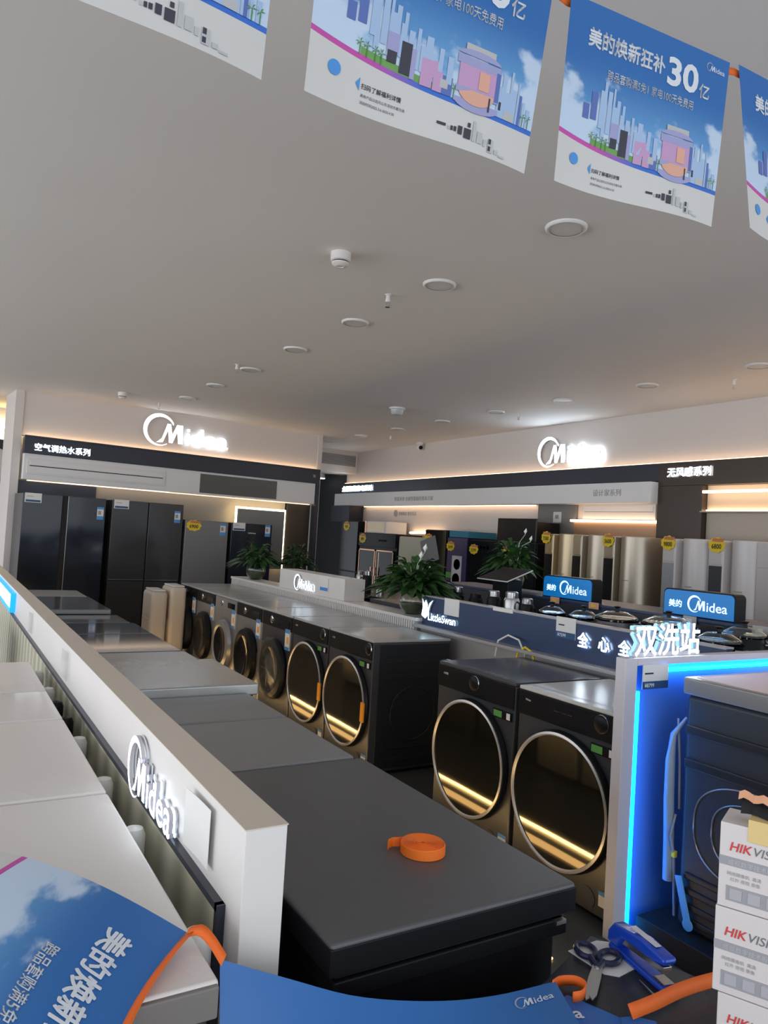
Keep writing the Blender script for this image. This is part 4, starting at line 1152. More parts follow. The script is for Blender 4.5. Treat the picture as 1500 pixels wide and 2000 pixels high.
def banner(label, S, W=0.52, Hh=0.40, full=True, name='hanging_banner', cat='banner', tsh=0.0, extra=None, textonly=False, group=None):
    """S(u,v) -> point on the sheet; u to the right, v up"""
    g = thing(name, label, cat, (0, 0, 0), 0, group)
    nu, nv = 24, 16
    m = MB(); m.grid(lambda u, v: S(u, v), nu, nv)
    uv = [(i / nu, j / nv) for j in range(nv + 1) for i in range(nu + 1)]
    m.build('sheet', M_banner, g, smooth=True, uv=uv)

    def F(a, b, c):
        e = 0.01
        p = Vector(S(a, b)); du = Vector(S(a + e, b)) - p; dv = Vector(S(a, b + e)) - p
        nn = du.cross(dv).normalized()
        return p + nn * (0.0012 + c)
    k = Hh / W

    def rect(mb, x0, y0, x1, y1, lift=0.0):
        mb.add([F(x0, y0, lift), F(x1, y0, lift), F(x1, y1, lift), F(x0, y1, lift)], [(0, 1, 2, 3)])

    def FT(a, b, c): return F(a, b / k, c)      # text keeps its proportions: both in units of W
    m = MB()
    put_text(m, '美的焕新狂补', 0.12, (0.78 - tsh) * k, 0.080, wid=0.46, bold=0.03, F=FT, sy=1.1)
    put_text(m, '30', 0.60, (0.735 - tsh) * k, 0.18, wid=0.20, bold=0.03, F=FT)
    put_text(m, '亿', 0.81, (0.73 - tsh) * k, 0.075, bold=0.02, F=FT)
    put_text(m, '跨品套购满5免1 家电100天免费用', 0.25, (0.635 - tsh) * k, 0.043, wid=0.53, bold=0.012, F=FT, sy=1.15)
    m.build('headline_text', mat('print_white', (0.72, 0.75, 0.8), 0.5), g)
    m = MB(); logo(m, 0.845, 0.895 * k, 0.045, 0, FT); m.build('logo_print', mat('print_logo', (0.6, 0.68, 0.8), 0.5), g)
    if full:
        m = MB()

        def cv(x): return 0.27 - 0.19 * x + 0.11 * x * x
        rect0 = rect

        def rect(mb, x0, y0, x1, y1, lift=0.0):
            xm = (x0 + x1) / 2; b_ = cv(xm) + 0.022
            rect0(mb, x0, max(b_, b_ + (y0 - 0.22) * 0.68), x1, b_ + (y1 - 0.20) * 0.68, lift)
        mats = [M_pb, M_pb2, M_pk, M_pk2, M_po, M_pd, M_pg, M_pgr]
        for (c, x0, y0, x1, y1) in [
            (1, .225, .38, .255, .66), (1, .27, .36, .295, .68), (1, .31, .34, .335, .58), (0, .175, .42, .21, .62), (0, .13, .40, .165, .50), (1, .35, .33, .37, .54), (1, .385, .3, .41, .52),
            (1, .44, .3, .47, .46), (1, .49, .3, .51, .44), (1, .84, .2, .86, .40), (1, .87, .2, .895, .44), (0, .905, .22, .925, .42), (1, .93, .2, .945, .38), (1, .80, .22, .82, .42), (1, .955, .2, .975, .34),
            (5, .36, .235, .405, .43), (3, .405, .225, .425, .41), (5, .305, .27, .345, .33), (3, .30, .33, .35, .45), (2, .45, .22, .50, .39), (2, .505, .22, .545, .34), (0, .52, .21, .59, .33), (7, .535, .26, .57, .30),
            (2, .50, .30, .52, .40), (1, .245, .3, .262, .74), (1, .30, .3, .312, .72), (1, .325, .3, .345, .64), (1, .36, .3, .375, .62), (1, .42, .3, .435, .56), (1, .46, .3, .49, .54), (1, .52, .3, .54, .50), (1, .56, .3, .585, .47), (1, .82, .22, .84, .52), (1, .86, .22, .872, .56), (1, .90, .22, .91, .50),
            (7, .84, .13, .89, .26), (5, .81, .27, .822, .31)]:
            m.cm = c; rect(m, x0, y0, x1, y1, 0.0002 + 0.00005 * c)
        # rounded pink pavilion with a bright shop window
        def oval(c, cx, cy, rx, ry, a0=0, a1=2 * PI, lift=0.0008):
            cy = cv(cx) + 0.022 + (cy - 0.19) * 0.68; ry *= 0.62
            m.cm = c; pts = [(cx + rx * math.cos(a0 + (a1 - a0) * i / 20), cy + ry * math.sin(a0 + (a1 - a0) * i / 20)) for i in range(21 if a1 - a0 < 6 else 20)]
            m.add([F(x, y, lift) for x, y in pts], [list(range(len(pts)))])
        oval(3, .705, .215, .105, .075, PI, 2 * PI)
        m.cm = 3; rect(m, .60, .205, .81, .235, 0.0009)
        oval(4, .70, .30, .085, .115, PI, 2 * PI, 0.0010)
        m.cm = 2; rect(m, .612, .30, .795, .50, 0.0010)
        m.cm = 3; rect(m, .605, .295, .805, .318, 0.0012); rect(m, .60, .495, .80, .535, 0.0012)
        oval(3, .70, .535, .10, .05, 0, PI, 0.0012)
        m.cm = 0; rect(m, .785, .31, .805, .50, 0.0013)
        m.cm = 4; rect(m, .705, .35, .755, .46, 0.0013)
        m.cm = 5; rect(m, .76, .22, .768, .30, 0.0013)
        m.cm = 7; rect(m, .63, .60, .77, .625, 0.0010)
        # palms
        random.seed(5)
        m.cm = 6
        for cx, cy in ((0.195, 0.29), (0.225, 0.275), (0.26, 0.26), (0.285, 0.25), (0.94, 0.26), (0.97, 0.255), (0.60, 0.24)):
            for q in range(7):
                cy2 = cv(cx) + 0.022 + 0.05
                a = q * 2 * PI / 7 + random.random() * 0.5
                tx, ty = cx + 0.02 * math.cos(a), cy2 + 0.025 * math.sin(a)
                m.add([F(cx, cy2, 0.0005), F((cx + tx) / 2 - 0.004, (cy2 + ty) / 2 + 0.004, 0.0005), F(tx, ty, 0.0005)], [(0, 1, 2)])
            rect0(m, cx - 0.002, cy2 - 0.05, cx + 0.002, cy2, 0.0005)
        # appliances row at the lower right
        for (c, x0, y0, x1, y1) in [(5, .545, .115, .585, .130), (7, .595, .105, .602, .125), (5, .607, .105, .617, .13), (5, .621, .105, .633, .132), (5, .64, .098, .66, .145), (5, .668, .088, .70, .145), (5, .682, .145, .695, .17),
                                    (7, .708, .085, .722, .20), (7, .73, .085, .755, .15), (7, .762, .08, .775, .12), (7, .785, .06, .812, .135), (5, .787, .10, .80, .13), (5, .787, .066, .80, .094), (7, .82, .062, .84, .088), (7, .845, .055, .875, .068)]:
            m.cm = c; rect0(m, x0, y0 - 0.035, x1, y0 - 0.035 + (y1 - y0) * 0.85, 0.0004)
        m.build('printed_picture', mats, g)
        # round badge without code, arrow and small text
        m = MB()
        m.cm = 0; poly2(m, [(0.105 + 0.026 * math.cos(i * PI / 12), 0.155 * k + 0.026 * math.sin(i * PI / 12)) for i in range(24)], 0, lambda a, b, c: FT(a, b, 0.0004))
        m.add([FT(0.195, 0.13 * k, 0.0004), FT(0.212, 0.16 * k, 0.0004), FT(0.212, 0.10 * k, 0.0004)], [(0, 1, 2)])
        m.cm = 1
        put_text(m, '扫码了解福利详情', 0.22, 0.115 * k, 0.021, bold=0.01, F=FT)
        put_text(m, '具体产品以店内公示活动方案为准', 0.22, 0.078 * k, 0.0125, F=FT)
        put_text(m, '活动时间2025.3.6-2025.4.30', 0.22, 0.047 * k, 0.0125, F=FT)
        m.build('small_print', [M_label, M_pd], g)
    return g, F


def ribbon(name, pts, wvec, parent=None, th=0.0012):
    """flat band: centre line pts, half-width vector(s) wvec"""
    m = MB(); n = len(pts)
    ws = wvec if isinstance(wvec, list) else [wvec] * n
    a = [Vector(p) + Vector(w_) for p, w_ in zip(pts, ws)]; b = [Vector(p) - Vector(w_) for p, w_ in zip(pts, ws)]
    m.add(a + b, [(i, i + 1, n + i + 1, n + i) for i in range(n - 1)])
    return m.build(name, M_ribbon, parent, smooth=True, solid=th)


def smoothpts(P, n=24):
    """Catmull-Rom through points"""
    P = [Vector(p) for p in P]
    Q = [P[0] * 2 - P[1]] + P + [P[-1] * 2 - P[-2]]
    out = []
    seg = len(P) - 1
    for i in range(n + 1):
        t = i / n * seg
        k = min(int(t), seg - 1); t -= k
        a, b_, c, d_ = Q[k:k + 4]
        out.append(0.5 * ((2 * b_) + (c - a) * t + (2 * a - 5 * b_ + 4 * c - d_) * t * t + (3 * b_ - a - 3 * c + d_) * t ** 3))
    return out


def lerp(a, b, t): return Vector(a) * (1 - t) + Vector(b) * t


def bil(tl, tr, bl, br, sag=0.0, bulge=0.0):
    def S(u, v):
        p = lerp(lerp(bl, br, u), lerp(tl, tr, u), v)
        return p + Vector((0, 0.012 * math.sin(u * 5 + 0.5) * (1 - v) + bulge * math.sin(PI * u), -sag * math.sin(PI * u)))
    return S


GB = 'blue promotional banners hung on an orange ribbon below the ceiling'
banner('hanging blue banner cut off at the top left', bil((-0.10, 1.10, 2.63), (0.425, 1.16, 2.655), (-0.10, 1.10, 2.235), (0.408, 1.171, 2.244)), group=GB)
banner('second hanging blue banner, its headline cut by the top edge', bil((0.500, 1.155, 2.665), (1.025, 1.150, 2.685), (0.490, 1.168, 2.262), (0.996, 1.188, 2.274)), group=GB)
banner('third hanging blue banner with its whole headline visible', bil((1.088, 1.165, 2.694), (1.570, 1.118, 2.702), (1.100, 1.196, 2.300), (1.561, 1.150, 2.302)), W=0.485, group=GB)
banner('rightmost hanging blue banner, cut off and curling at the right edge', bil((1.600, 1.115, 2.708), (2.10, 1.10, 2.72), (1.690, 1.12, 2.33), (2.12, 1.13, 2.30)), W=0.5, group=GB)
rb = ribbon('hanging_ribbon', [(-0.3, 1.115, 2.625), (0.425, 1.172, 2.643), (0.5, 1.172, 2.652), (1.025, 1.163, 2.673), (1.088, 1.180, 2.682), (1.57, 1.130, 2.690), (1.60, 1.126, 2.694), (2.3, 1.12, 2.71)], (0, 0.0, 0.009))
tag(rb, 'orange ribbon holding the hanging banners', 'ribbon')

# banner 1 in the foreground, lying over the nearest white freezer, its top edge along the ribbon
T1 = Vector((0.359, 1.083, 0.90)); A1 = Vector((0.123, 1.338, 0.95)) - T1; U1 = Vector((0.262, 0.942, 0.89)) - T1
A1 = A1 * 1.2; U1 = U1 * 3.1


def S1(u, v):
    d_ = 1 - v
    p = T1 + U1 * u + A1 * d_
    # the ribbon edge bows toward the right-hand freezers
    bow = 0.035 * math.sin(PI * min(1, u * 1.6)) * (1 - d_ * 0.6)
    return p + Vector((-0.5, 0.28, 0)) * bow + Vector((0, 0, 0.02 * math.sin(PI * d_) - 0.10 * u * u))


g1, F1 = banner('blue banner draped over the white freezer at the lower left', S1, W=0.52, full=False, name='loose_banner')
ribbon('top_ribbon', [S1(i / 20, 1.0) + Vector((0, 0, 0.003)) for i in range(21)], (0.007, -0.003, 0.003), g1)
# banner 2 hanging across the foreground
top2 = smoothpts([(0.388, 1.027, 0.885), (0.493, 1.022, 0.835), (0.598, 0.987, 0.80), (0.714, 0.947, 0.785), (0.823, 0.93, 0.775), (0.948, 0.926, 0.768)], 30)


def S2(u, v):
    t = max(0, min(1, u)) * 30; i = min(int(t), 29)
    p = top2[i].lerp(top2[i + 1], t - i)
    if u > 1: p = p + (top2[30] - top2[29]) * (u - 1) * 30
    if u < 0: p = p + (top2[1] - top2[0]) * u * 30
    d_ = 1 - v
    return p + (Vector((-0.17, -0.36, 0.012 * math.sin(PI * d_))) * u + Vector((-0.03, -0.16, -0.36)) * (1 - u)) * d_


g2, F2 = banner('blue banner hanging across the bottom of the foreground', S2, W=0.57, full=False, tsh=0.075, name='loose_banner')
# banner 3 under it
T3 = Vector((0.962, 0.905, 0.760))


def S3(u, v):
    return Vector((0.55, 1.06, 0.7535)) + Vector((0.445, -0.285, 0)) * u + Vector((-0.28, -0.33, 0.0)) * (1 - v) + Vector((0, 0, 0.002))


def S3(u, v):
    tr = Vector((0.990, 0.795, 0.7555)); tl = Vector((0.955, 0.905, 0.7555)) + Vector((-0.33, 0.02, 0))
    # lies flat, turned clockwise from the banner above it
    o_ = Vector((0.958, 0.900, 0.7555))
    a = Vector((0.28, -0.96, 0)).normalized(); b_ = Vector((-0.96, -0.28, 0)).normalized()
    return o_ + b_ * (0.40 * (1 - u)) + a * (0.42 * (1 - v))


g3 = thing('loose_banner', 'blue banner lying flat on the counter under the bigger one', 'banner')
m = MB()
q = [(0.957, 0.905, 0.7545), (0.984, 0.842, 0.7545), (1.012, 0.775, 0.7545), (0.80, 0.55, 0.7545), (0.70, 0.80, 0.7545), (0.80, 0.895, 0.7545)]
m.add([Vector(p) for p in q] + [Vector(p) - Vector((0, 0, 0.001)) for p in q], [(0, 1, 2, 3, 4, 5), (11, 10, 9, 8, 7, 6)])
m.build('sheet', mat('banner_blue', (0.02, 0.13, 0.45), 0.45), g3)
m = MB()
ex = Vector((0.905, -0.42, 0)).normalized(); ey = Vector((0.42, 0.905, 0)).normalized()
put_text(m, 'idea', 0, 0, 0.036, bold=0.02, F=lambda a, b, c: Vector((0.885, 0.872, 0.7555)) + ex * a + ey * b)
m.build('logo_print', mat('print_white', (0.72, 0.75, 0.8), 0.5), g3)
g4 = thing('loose_banner', 'corner of another blue banner at the bottom, tied to the orange ribbon', 'banner')
m = MB()
q = [(0.990, 0.822, 0.7565), (1.012, 0.815, 0.7565), (1.035, 0.79, 0.7565), (0.99, 0.72, 0.7565), (0.90, 0.72, 0.7565)]
m.add([Vector(p) for p in q] + [Vector(p) - Vector((0, 0, 0.001)) for p in q], [(0, 1, 2, 3, 4), (9, 8, 7, 6, 5)])
m.build('sheet', MATS['banner_blue'], g4)

o = ribbon('orange_ribbon', smoothpts([(0.355, 1.082, 0.903), (0.372, 1.072, 0.908), (0.383, 1.05, 0.900), (0.392, 1.022, 0.885)], 10), (0.005, 0.004, 0.005))
tag(o, 'short orange ribbon joining the two loose banners over the partition', 'ribbon')
o = ribbon('orange_ribbon', smoothpts([(0.940, 0.925, 0.764), (0.962, 0.929, 0.764), (0.984, 0.915, 0.766), (0.985, 0.892, 0.768), (0.965, 0.880, 0.766), (0.948, 0.885, 0.764)], 20), (0, 0, 0.0085))
tag(o, 'small orange ribbon loop at the corner of the foreground banner', 'ribbon')
o = ribbon('orange_ribbon', smoothpts([(1.0, 0.812, 0.768), (1.06, 0.812, 0.768), (1.12, 0.815, 0.768), (1.17, 0.812, 0.769), (1.215, 0.806, 0.770)], 16), [(0.0, 0.006, 0.009)] * 17)
tag(o, 'long orange ribbon crossing the counter towards the carton stack', 'ribbon')


# ================================================================ PLANTS
def plant(label, loc, R, Hh, n, bowl_r, mat_leaf, flowers=3, seed=1, droop=1.0):
    random.seed(seed)
    g = thing('potted_plant', label, 'potted plant', loc)
    m = MB()
    r = bowl_r
    m.lathe([(r * 0.45, 0.0), (r * 0.55, 0.003), (r * 0.9, r * 0.45), (r, r * 0.9), (r * 0.9, r * 1.35), (r * 0.72, r * 1.6), (r * 0.76, r * 1.66), (r * 0.70, r * 1.64), (r * 0.86, r * 1.33), (r * 0.95, r * 0.9), (r * 0.85, r * 0.47), (r * 0.5, 0.012), (0, 0.012)], 28)
    m.build('glass_bowl', M_glass, g, smooth=True)
    m = MB(); m.lathe([(0, 0.014), (r * 0.5, 0.016), (r * 0.8, r * 0.48), (r * 0.88, r * 0.8), (0, r * 0.8)], 20); m.build('water_and_roots', mat('roots', (0.12, 0.13, 0.06), 0.5, noise=0.5, nscale=40), g, smooth=True)
    top = r * 1.5
    m = MB()
    for i in range(n):
        a = random.uniform(0, 2 * PI)
        e = random.uniform(0.1, 1.0)
        out = R * (0.35 + 0.65 * e) * random.uniform(0.75, 1.05)
        up = (Hh - top) * (1.1 - 0.75 * e) * random.uniform(0.6, 1.0)
        d0 = Vector((math.cos(a), math.sin(a), 0)); sd = Vector((-d0.y, d0.x, 0))
        Ll = random.uniform(0.45, 0.6)
        pts = []
        for k in range(9):
            t = k / 8
            z = top * 0.75 + up * math.sin(min(1.0, t * 1.25) * PI / 2) - droop * e * R * 0.35 * max(0, t - 0.45) ** 1.5 * 2
            pts.append(d0 * (out * t ** 1.15) + Vector((0, 0, z)))
        # stem
        w_ = R * random.uniform(0.045, 0.085)
        vs, fs = [], []
        tilt = random.uniform(-0.5, 0.5)
        for k, p in enumerate(pts):
            t = k / 8
            wd = 0.0025 if t < 1 - Ll else w_ * math.sin(PI * min(1, (t - (1 - Ll)) / Ll) ** 0.8) + 0.0008
            sv = (sd * math.cos(tilt) + Vector((0, 0, 1)) * math.sin(tilt)) * wd
            vs += [p - sv, p - Vector((0, 0, wd * 0.25)), p + sv]
        for k in range(8):
            o_ = k * 3
            fs += [(o_, o_ + 1, o_ + 4, o_ + 3), (o_ + 1, o_ + 2, o_ + 5, o_ + 4)]
        m.add(vs, fs)
    m.build('foliage', mat_leaf, g, smooth=True)
    for i in range(flowers):
        a = random.uniform(PI, 1.8 * PI); m = MB()
        d0 = Vector((math.cos(a), math.sin(a), 0)); c0 = d0 * R * random.uniform(0.3, 0.9) + Vector((0, 0, Hh * random.uniform(0.75, 1.0)))
        m.tube([Vector((0, 0, top * 0.7)), c0 * 0.5 + Vector((0, 0, Hh * 0.35)), c0], 0.0025, 5)
        sd = Vector((-d0.y, d0.x, 0)); L_ = R * 0.14
        m.add([c0, c0 + sd * L_ * 0.3 + Vector((0, 0, L_ * 0.45)), c0 + d0 * L_ * 0.3 + Vector((0, 0, L_)), c0 - sd * L_ * 0.3 + Vector((0, 0, L_ * 0.45)), c0 + d0 * 0.02 + Vector((0, 0, L_ * 0.4))], [(0, 1, 4), (1, 2, 4), (2, 3, 4), (3, 0, 4)])
        m.build('flower', M_flower, g)
    return g


plant('leafy plant in a glass bowl at the far end of the ribbed shelf', (3.16, 8.05, 0.925), 0.36, 0.50, 150, 0.115, M_leaf, 0, 2)
plant('darker plant behind the small white sign block', (4.05, 8.9, 0.86), 0.34, 0.55, 130, 0.11, M_leafd, 0, 3)
plant('largest bushy plant in a glass bowl at the near end of the ribbed shelf', (3.165, 4.78, 0.925), 0.44, 0.50, 230, 0.105, M_leaf, 2, 4, 0.7)
plant('plant in a glass bowl left of the smaller blue sign', (4.17, 4.80, 1.125), 0.36, 0.48, 150, 0.10, M_leaf, 2, 5)

# ================================================================ DISPLAY ISLAND WITH COOKWARE
g = thing('display_island', 'dark display island carrying the pans behind the navy board', 'counter', (3.28, 2.10, 0))
B((0, 0, 0), (0.67, 3.5, 0.93)).build('cabinet', M_band, g, 0.003)
B((-0.01, -0.01, 0.93), (0.67, 3.51, 0.96)).build('counter_top', M_table, g, 0.004)
B((0.68, 0, 0), (1.12, 3.5, 1.105)).build('riser', M_band, g, 0.003)
B((0.675, -0.01, 1.105), (1.13, 3.51, 1.125)).build('riser_top', M_navy, g, 0.003)


def blue_sign(label, y1, ww, hh):
    g = thing('light_box_sign', label, 'light box sign', (4.0, y1 - ww, 1.125))
    r = 0.03
    pts = [(0, 0), (ww, 0), (ww, hh - r)] + [(ww - r + r * math.cos(a), hh - r + r * math.sin(a)) for a in (PI / 8, PI / 4, 3 * PI / 8, PI / 2)] + [(r + r * math.cos(a), hh - r + r * math.sin(a)) for a in (PI / 2, 5 * PI / 8, 3 * PI / 4, 7 * PI / 8)] + [(0, hh - r)]
    m = MB(); m.prism(pts, 'x', 0.0, 0.10); m.build('housing', M_black, g, 0.003)
    q = [(p[0] * (ww - 0.016) / ww + 0.008, p[1] * (hh - 0.016) / hh + 0.008) for p in pts]
    m = MB(); m.prism(q, 'x', -0.004, 0.002); m.build('blue_face', M_bluebox, g)
    m = MB()
    F = F_x(-0.0055, ww, 0)
    put_text(m, '美的', ww * 0.09, hh * 0.34, hh * 0.30, bold=0.012, F=F)
    logo(m, ww * 0.36, hh * 0.20, hh * 0.62, 0.0, lambda a, b, c: F(ww * 0.36 + (a - ww * 0.36) * 0.95, b, c))
    m.build('lettering', mat('sign_letters', (0.7, 0.8, 0.9), 0.4, emit=(0.6, 0.75, 0.9), es=0.55), g)


blue_sign('smaller blue sign reading 美的 with logo, left of the nearer one', 4.245, 0.50, 0.165)
blue_sign('larger blue sign reading 美的 with logo, above the lit white characters', 3.145, 0.50, 0.165)

for i, (yy, lb) in enumerate(((4.62, 'orange shelf tag beside the plant on the island'), (4.10, 'orange shelf tag under the smaller blue sign'), (3.72, 'orange shelf tag right of the smaller blue sign'), (2.95, 'pale shelf tag under the larger blue sign'), (2.50, 'pale shelf tag right of the larger blue sign'))):
    gg = thing('shelf_tag', lb, 'price tag', (3.945, yy, 1.09), group='small tags on the island riser')
    B((-0.004, -0.09, 0), (0, 0, 0.045)).build('card', M_po if i < 3 else M_pgr, gg)
    m = MB(); m.box((-0.005, -0.06, 0.012), (-0.004, -0.02, 0.030)); m.build('printed_mark', M_yel if i < 3 else M_paper, gg)


def pot(label, x, y, r, h, lidh=0.05, metal=None, clear=True):
    g = thing('cooking_pot', label, 'cooking pot', (x, y, 0.96), random.uniform(0, 3))
    m = MB(); m.lathe([(0, 0), (r * 0.85, 0.0), (r * 0.95, 0.012), (r, h), (r * 1.03, h + 0.004), (r * 0.97, h), (r * 0.92, 0.02), (0, 0.015)], 28); m.build('pan_body', metal or M_black, g, smooth=True)
    m = MB(); m.lathe([(r * 1.0, h + 0.004), (r * 0.9, h + lidh * 0.45), (r * 0.5, h + lidh * 0.9), (r * 0.1, h + lidh)], 28, caps=False); m.build('lid', M_glass if clear else M_steel, g, smooth=True, solid=0.002)
    m = MB(); m.lathe([(0.012, h + lidh), (0.01, h + lidh + 0.015), (0.022, h + lidh + 0.025), (0.0, h + lidh + 0.03)], 14); m.build('knob', M_black, g, smooth=True)
    for sgn in (-1, 1):
        m = MB(); m.tube([(sgn * r, -0.03, h * 0.8), (sgn * (r + 0.035), -0.025, h * 0.82), (sgn * (r + 0.035), 0.025, h * 0.82), (sgn * r, 0.03, h * 0.8)], 0.006, 6); m.build('handle', M_steel, g, smooth=True)
    return g


random.seed(11)
for i, (yy, r, h, mt, lb) in enumerate((
        (3.59, 0.095, 0.10, M_black, 'black pot with glass lid on the island, beside the bottles'),
        (3.35, 0.10, 0.10, M_steel, 'steel pot with glass lid on the island before the smaller blue sign'),
        (3.05, 0.13, 0.13, M_steel, 'steel pot with clear lid on the island, right of the smaller blue sign'),
        (2.72, 0.15, 0.14, M_steel, 'widest steel pan with tall clear lid on the island'),
        (2.38, 0.12, 0.10, M_black, 'dark pot with glass lid on the island behind the lit characters'),
        (2.42, 0.12, 0.12, M_steel, 'steel pot on the island under the larger blue sign'))):
    pot(lb, (3.75 if i == 5 else 3.47 + 0.04 * (i % 2)), yy, r, h, 0.06, mt)
for i, (yy, lb) in enumerate(((3.60, 'black pan wrapped in film on the far side of the island'), (3.42, 'grey pan wrapped in film on the far side of the island'))):
    g = thing('frying_pan', lb, 'frying pan', (3.8, yy, 0.96))
    m = MB(); m.lathe([(0, 0), (0.07, 0), (0.10, 0.05), (0.103, 0.05), (0.073, 0.004), (0, 0.004)], 24); m.build('pan_body', M_black if i == 0 else M_greyp, g, smooth=True)
    m = MB(); m.tube([(-0.09, 0, 0.045), (-0.16, 0, 0.085), (-0.24, 0.0, 0.10)], [0.008, 0.009, 0.01], 8); m.build('handle', M_black, g, smooth=True)


def bottle(label, x, y, z, r, h, body=None, cap=None, group='tall flasks on the island'):
    g = thing('flask', label, 'flask', (x, y, z), 0, group)
    m = MB(); m.lathe([(0, 0), (r, 0.0), (r, h * 0.72), (r * 0.85, h * 0.80), (0, h * 0.80)], 20); m.build('body', body or M_black, g, smooth=True)
    m = MB(); m.lathe([(r * 0.8, h * 0.80), (r * 0.8, h * 0.97), (r * 0.6, h), (0, h)], 20); m.build('cap', cap or M_chrome, g, smooth=True)
    m = MB(); m.tube([(0, -r, h * 0.3), (0, -r - 0.03, h * 0.35), (0, -r - 0.03, h * 0.65), (0, -r, h * 0.7)], 0.006, 6); m.build('handle', M_black, g, smooth=True)
    return g


bottle('black flask with chrome cap beside the swan sign', 3.42, 4.55, 0.96, 0.045, 0.20)
bottle('black flask, second from the swan sign', 3.42, 4.33, 0.96, 0.05, 0.17, cap=M_black)
bottle('chrome-capped flask in the middle of the island', 3.42, 4.12, 0.96, 0.05, 0.21)
bottle('steel flask left of the pots on the island', 3.42, 3.93, 0.96, 0.055, 0.22, M_steel)
bottle('small dark flask next to the first pot on the island', 3.42, 3.77, 0.96, 0.045, 0.19)

# tilted cooker hood on the island
g = thing('cooker_hood', 'tilted dark glass cooker hood with a pale rim on the island', 'cooker hood', (3.62, 4.18, 0.96))
m = MB(); m.T = Matrix.Translation((0.1, 0.2, 0.30)) @ Matrix.Rotation(math.radians(-20), 4, 'Y')
m.box((-0.10, -0.15, -0.006), (0.16, 0.20, 0.006)); m.build('glass_panel', mat('hood_glass', (0.02, 0.019, 0.018), 0.45, spec=0.2), g, 0.004)
m = MB(); m.T = Matrix.Translation((0.1, 0.2, 0.30)) @ Matrix.Rotation(math.radians(-20), 4, 'Y')
m.tube([(-0.10, -0.15, 0), (0.16, -0.15, 0), (0.16, 0.20, 0), (-0.10, 0.20, 0)], 0.005, 6, True); m.build('rim', M_lamprim, g)
B((0.06, 0.10, 0), (0.20, 0.28, 0.27)).build('column', M_black, g, 0.004)

# far island with pitchers
g = thing('display_table', 'dark display table with steel legs in front of the ovens', 'table', (4.3, 6.5, 0))
B((0, 0, 0.78), (0.9, 2.6, 0.82)).build('table_top', M_table, g, 0.003)
for (lx, ly) in ((0.05, 0.05), (0.85, 0.05), (0.05, 2.55), (0.85, 2.55), (0.05, 1.3)):
    B((lx - 0.02, ly - 0.02, 0), (lx + 0.02, ly + 0.02, 0.78)).build('leg', M_steel if ly != 1.3 else M_black, g)
B((0.08, 0.08, 0.25), (0.82, 2.5, 0.75)).build('lower_cabinet', M_blackm, g)
bottle('tall chrome pitcher, leftmost on the dark display table', 4.42, 7.86, 0.82, 0.05, 0.26, M_chrome, M_chrome, 'pitchers on the dark table')
bottle('black pitcher with a chrome lid on the dark display table', 4.42, 7.68, 0.82, 0.055, 0.27, M_black, M_chrome, 'pitchers on the dark table')
bottle('short steel pitcher, rightmost on the dark display table', 4.42, 7.38, 0.82, 0.05, 0.19, M_steel, M_black, 'pitchers on the dark table')
m = MB(); m.tube([(4.6, 7.75, 0.82), (4.6, 7.75, 1.31)], 0.006, 8)
m.lathe([(0.05, 0.82), (0.05, 0.828)], 16, (4.6, 7.75, 0))
tag(m.build('upright_rod', M_gold), 'thin metal rod standing among the pitchers', 'rod')
g = thing('display_table', 'dark display table under the tilted tablet, before the black cookers', 'table', (5.25, 5.3, 0))
B((0, 0, 0.84), (0.7, 2.3, 0.88)).build('table_top', M_table, g, 0.003)
B((0.05, 0.05, 0.0), (0.65, 2.25, 0.84)).build('cabinet', M_blackm, g, 0.003)

# ================================================================ KITCHEN CABINETS ALONG THE RIGHT WALL
def wtag(parent, dx, y, z, price, s=1.0):
    return yellow_tag(parent, lambda a, b, c: (dx - 0.004 - c, y - a, z + b), price, s, 'yellow_price_tag')


g = thing('tall_cabinet', 'tall black cabinet at the far end of the right wall', 'cabinet', (6.3, 11.37, 0))
B((0.02, 0, 0), (0.54, 0.65, 1.75)).build('body', M_black, g, 0.004)
B((0, 0.01, 0.06), (0.02, 0.64, 0.85)).build('door', M_dglass, g, 0.003); B((0, 0.01, 0.87), (0.02, 0.64, 1.74)).build('door', M_dglass, g, 0.003)
wtag(g, 0, 0.42, 1.66, '999', 1.1)

g = thing('oven_cabinet', 'black disinfection cabinet with copper framed glass doors', 'oven cabinet', (6.3, 10.1, 0))
B((0.03, 0, 0), (0.54, 1.23, 1.56)).build('body', M_black, g, 0.004)
B((0, 0.01, 1.33), (0.03, 1.22, 1.555)).build('control_panel', M_black, g, 0.003)
for (a, b) in ((0.05, 0.60), (0.63, 1.18)):
    d = B((0, a, 0.10), (0.03, b, 1.28)).build('door', M_dglass, g, 0.003)
    m = MB(); m.box((-0.006, a, 1.26), (0, b, 1.28)); m.box((-0.006, a, 0.10), (0, a + 0.02, 1.28)); m.box((-0.006, b - 0.02, 0.10), (0, b, 1.28)); m.build('frame', M_copper, d)
    hy = b - 0.06 if a < 0.3 else a + 0.03
    m = MB(); m.box((-0.05, hy, 0.85), (-0.035, hy + 0.03, 0.99)); m.box((-0.04, hy, 0.87), (0, hy + 0.03, 0.88)); m.box((-0.04, hy, 0.96), (0, hy + 0.03, 0.97)); m.build('handle', M_copper, d)
m = MB()
for k in range(3): m.lathe([(0.018, -0.012), (0, -0.012)], 12, (0, 0.5 - k * 0.09, 1.44), 'x')
m.build('control_marks', M_inkw, g)
wtag(g, 0, 1.08, 1.46, '899', 1.1)
g = thing('microwave_oven', 'pale microwave oven with a copper side on top of the framed cabinet', 'microwave oven', (6.38, 10.55, 1.56))
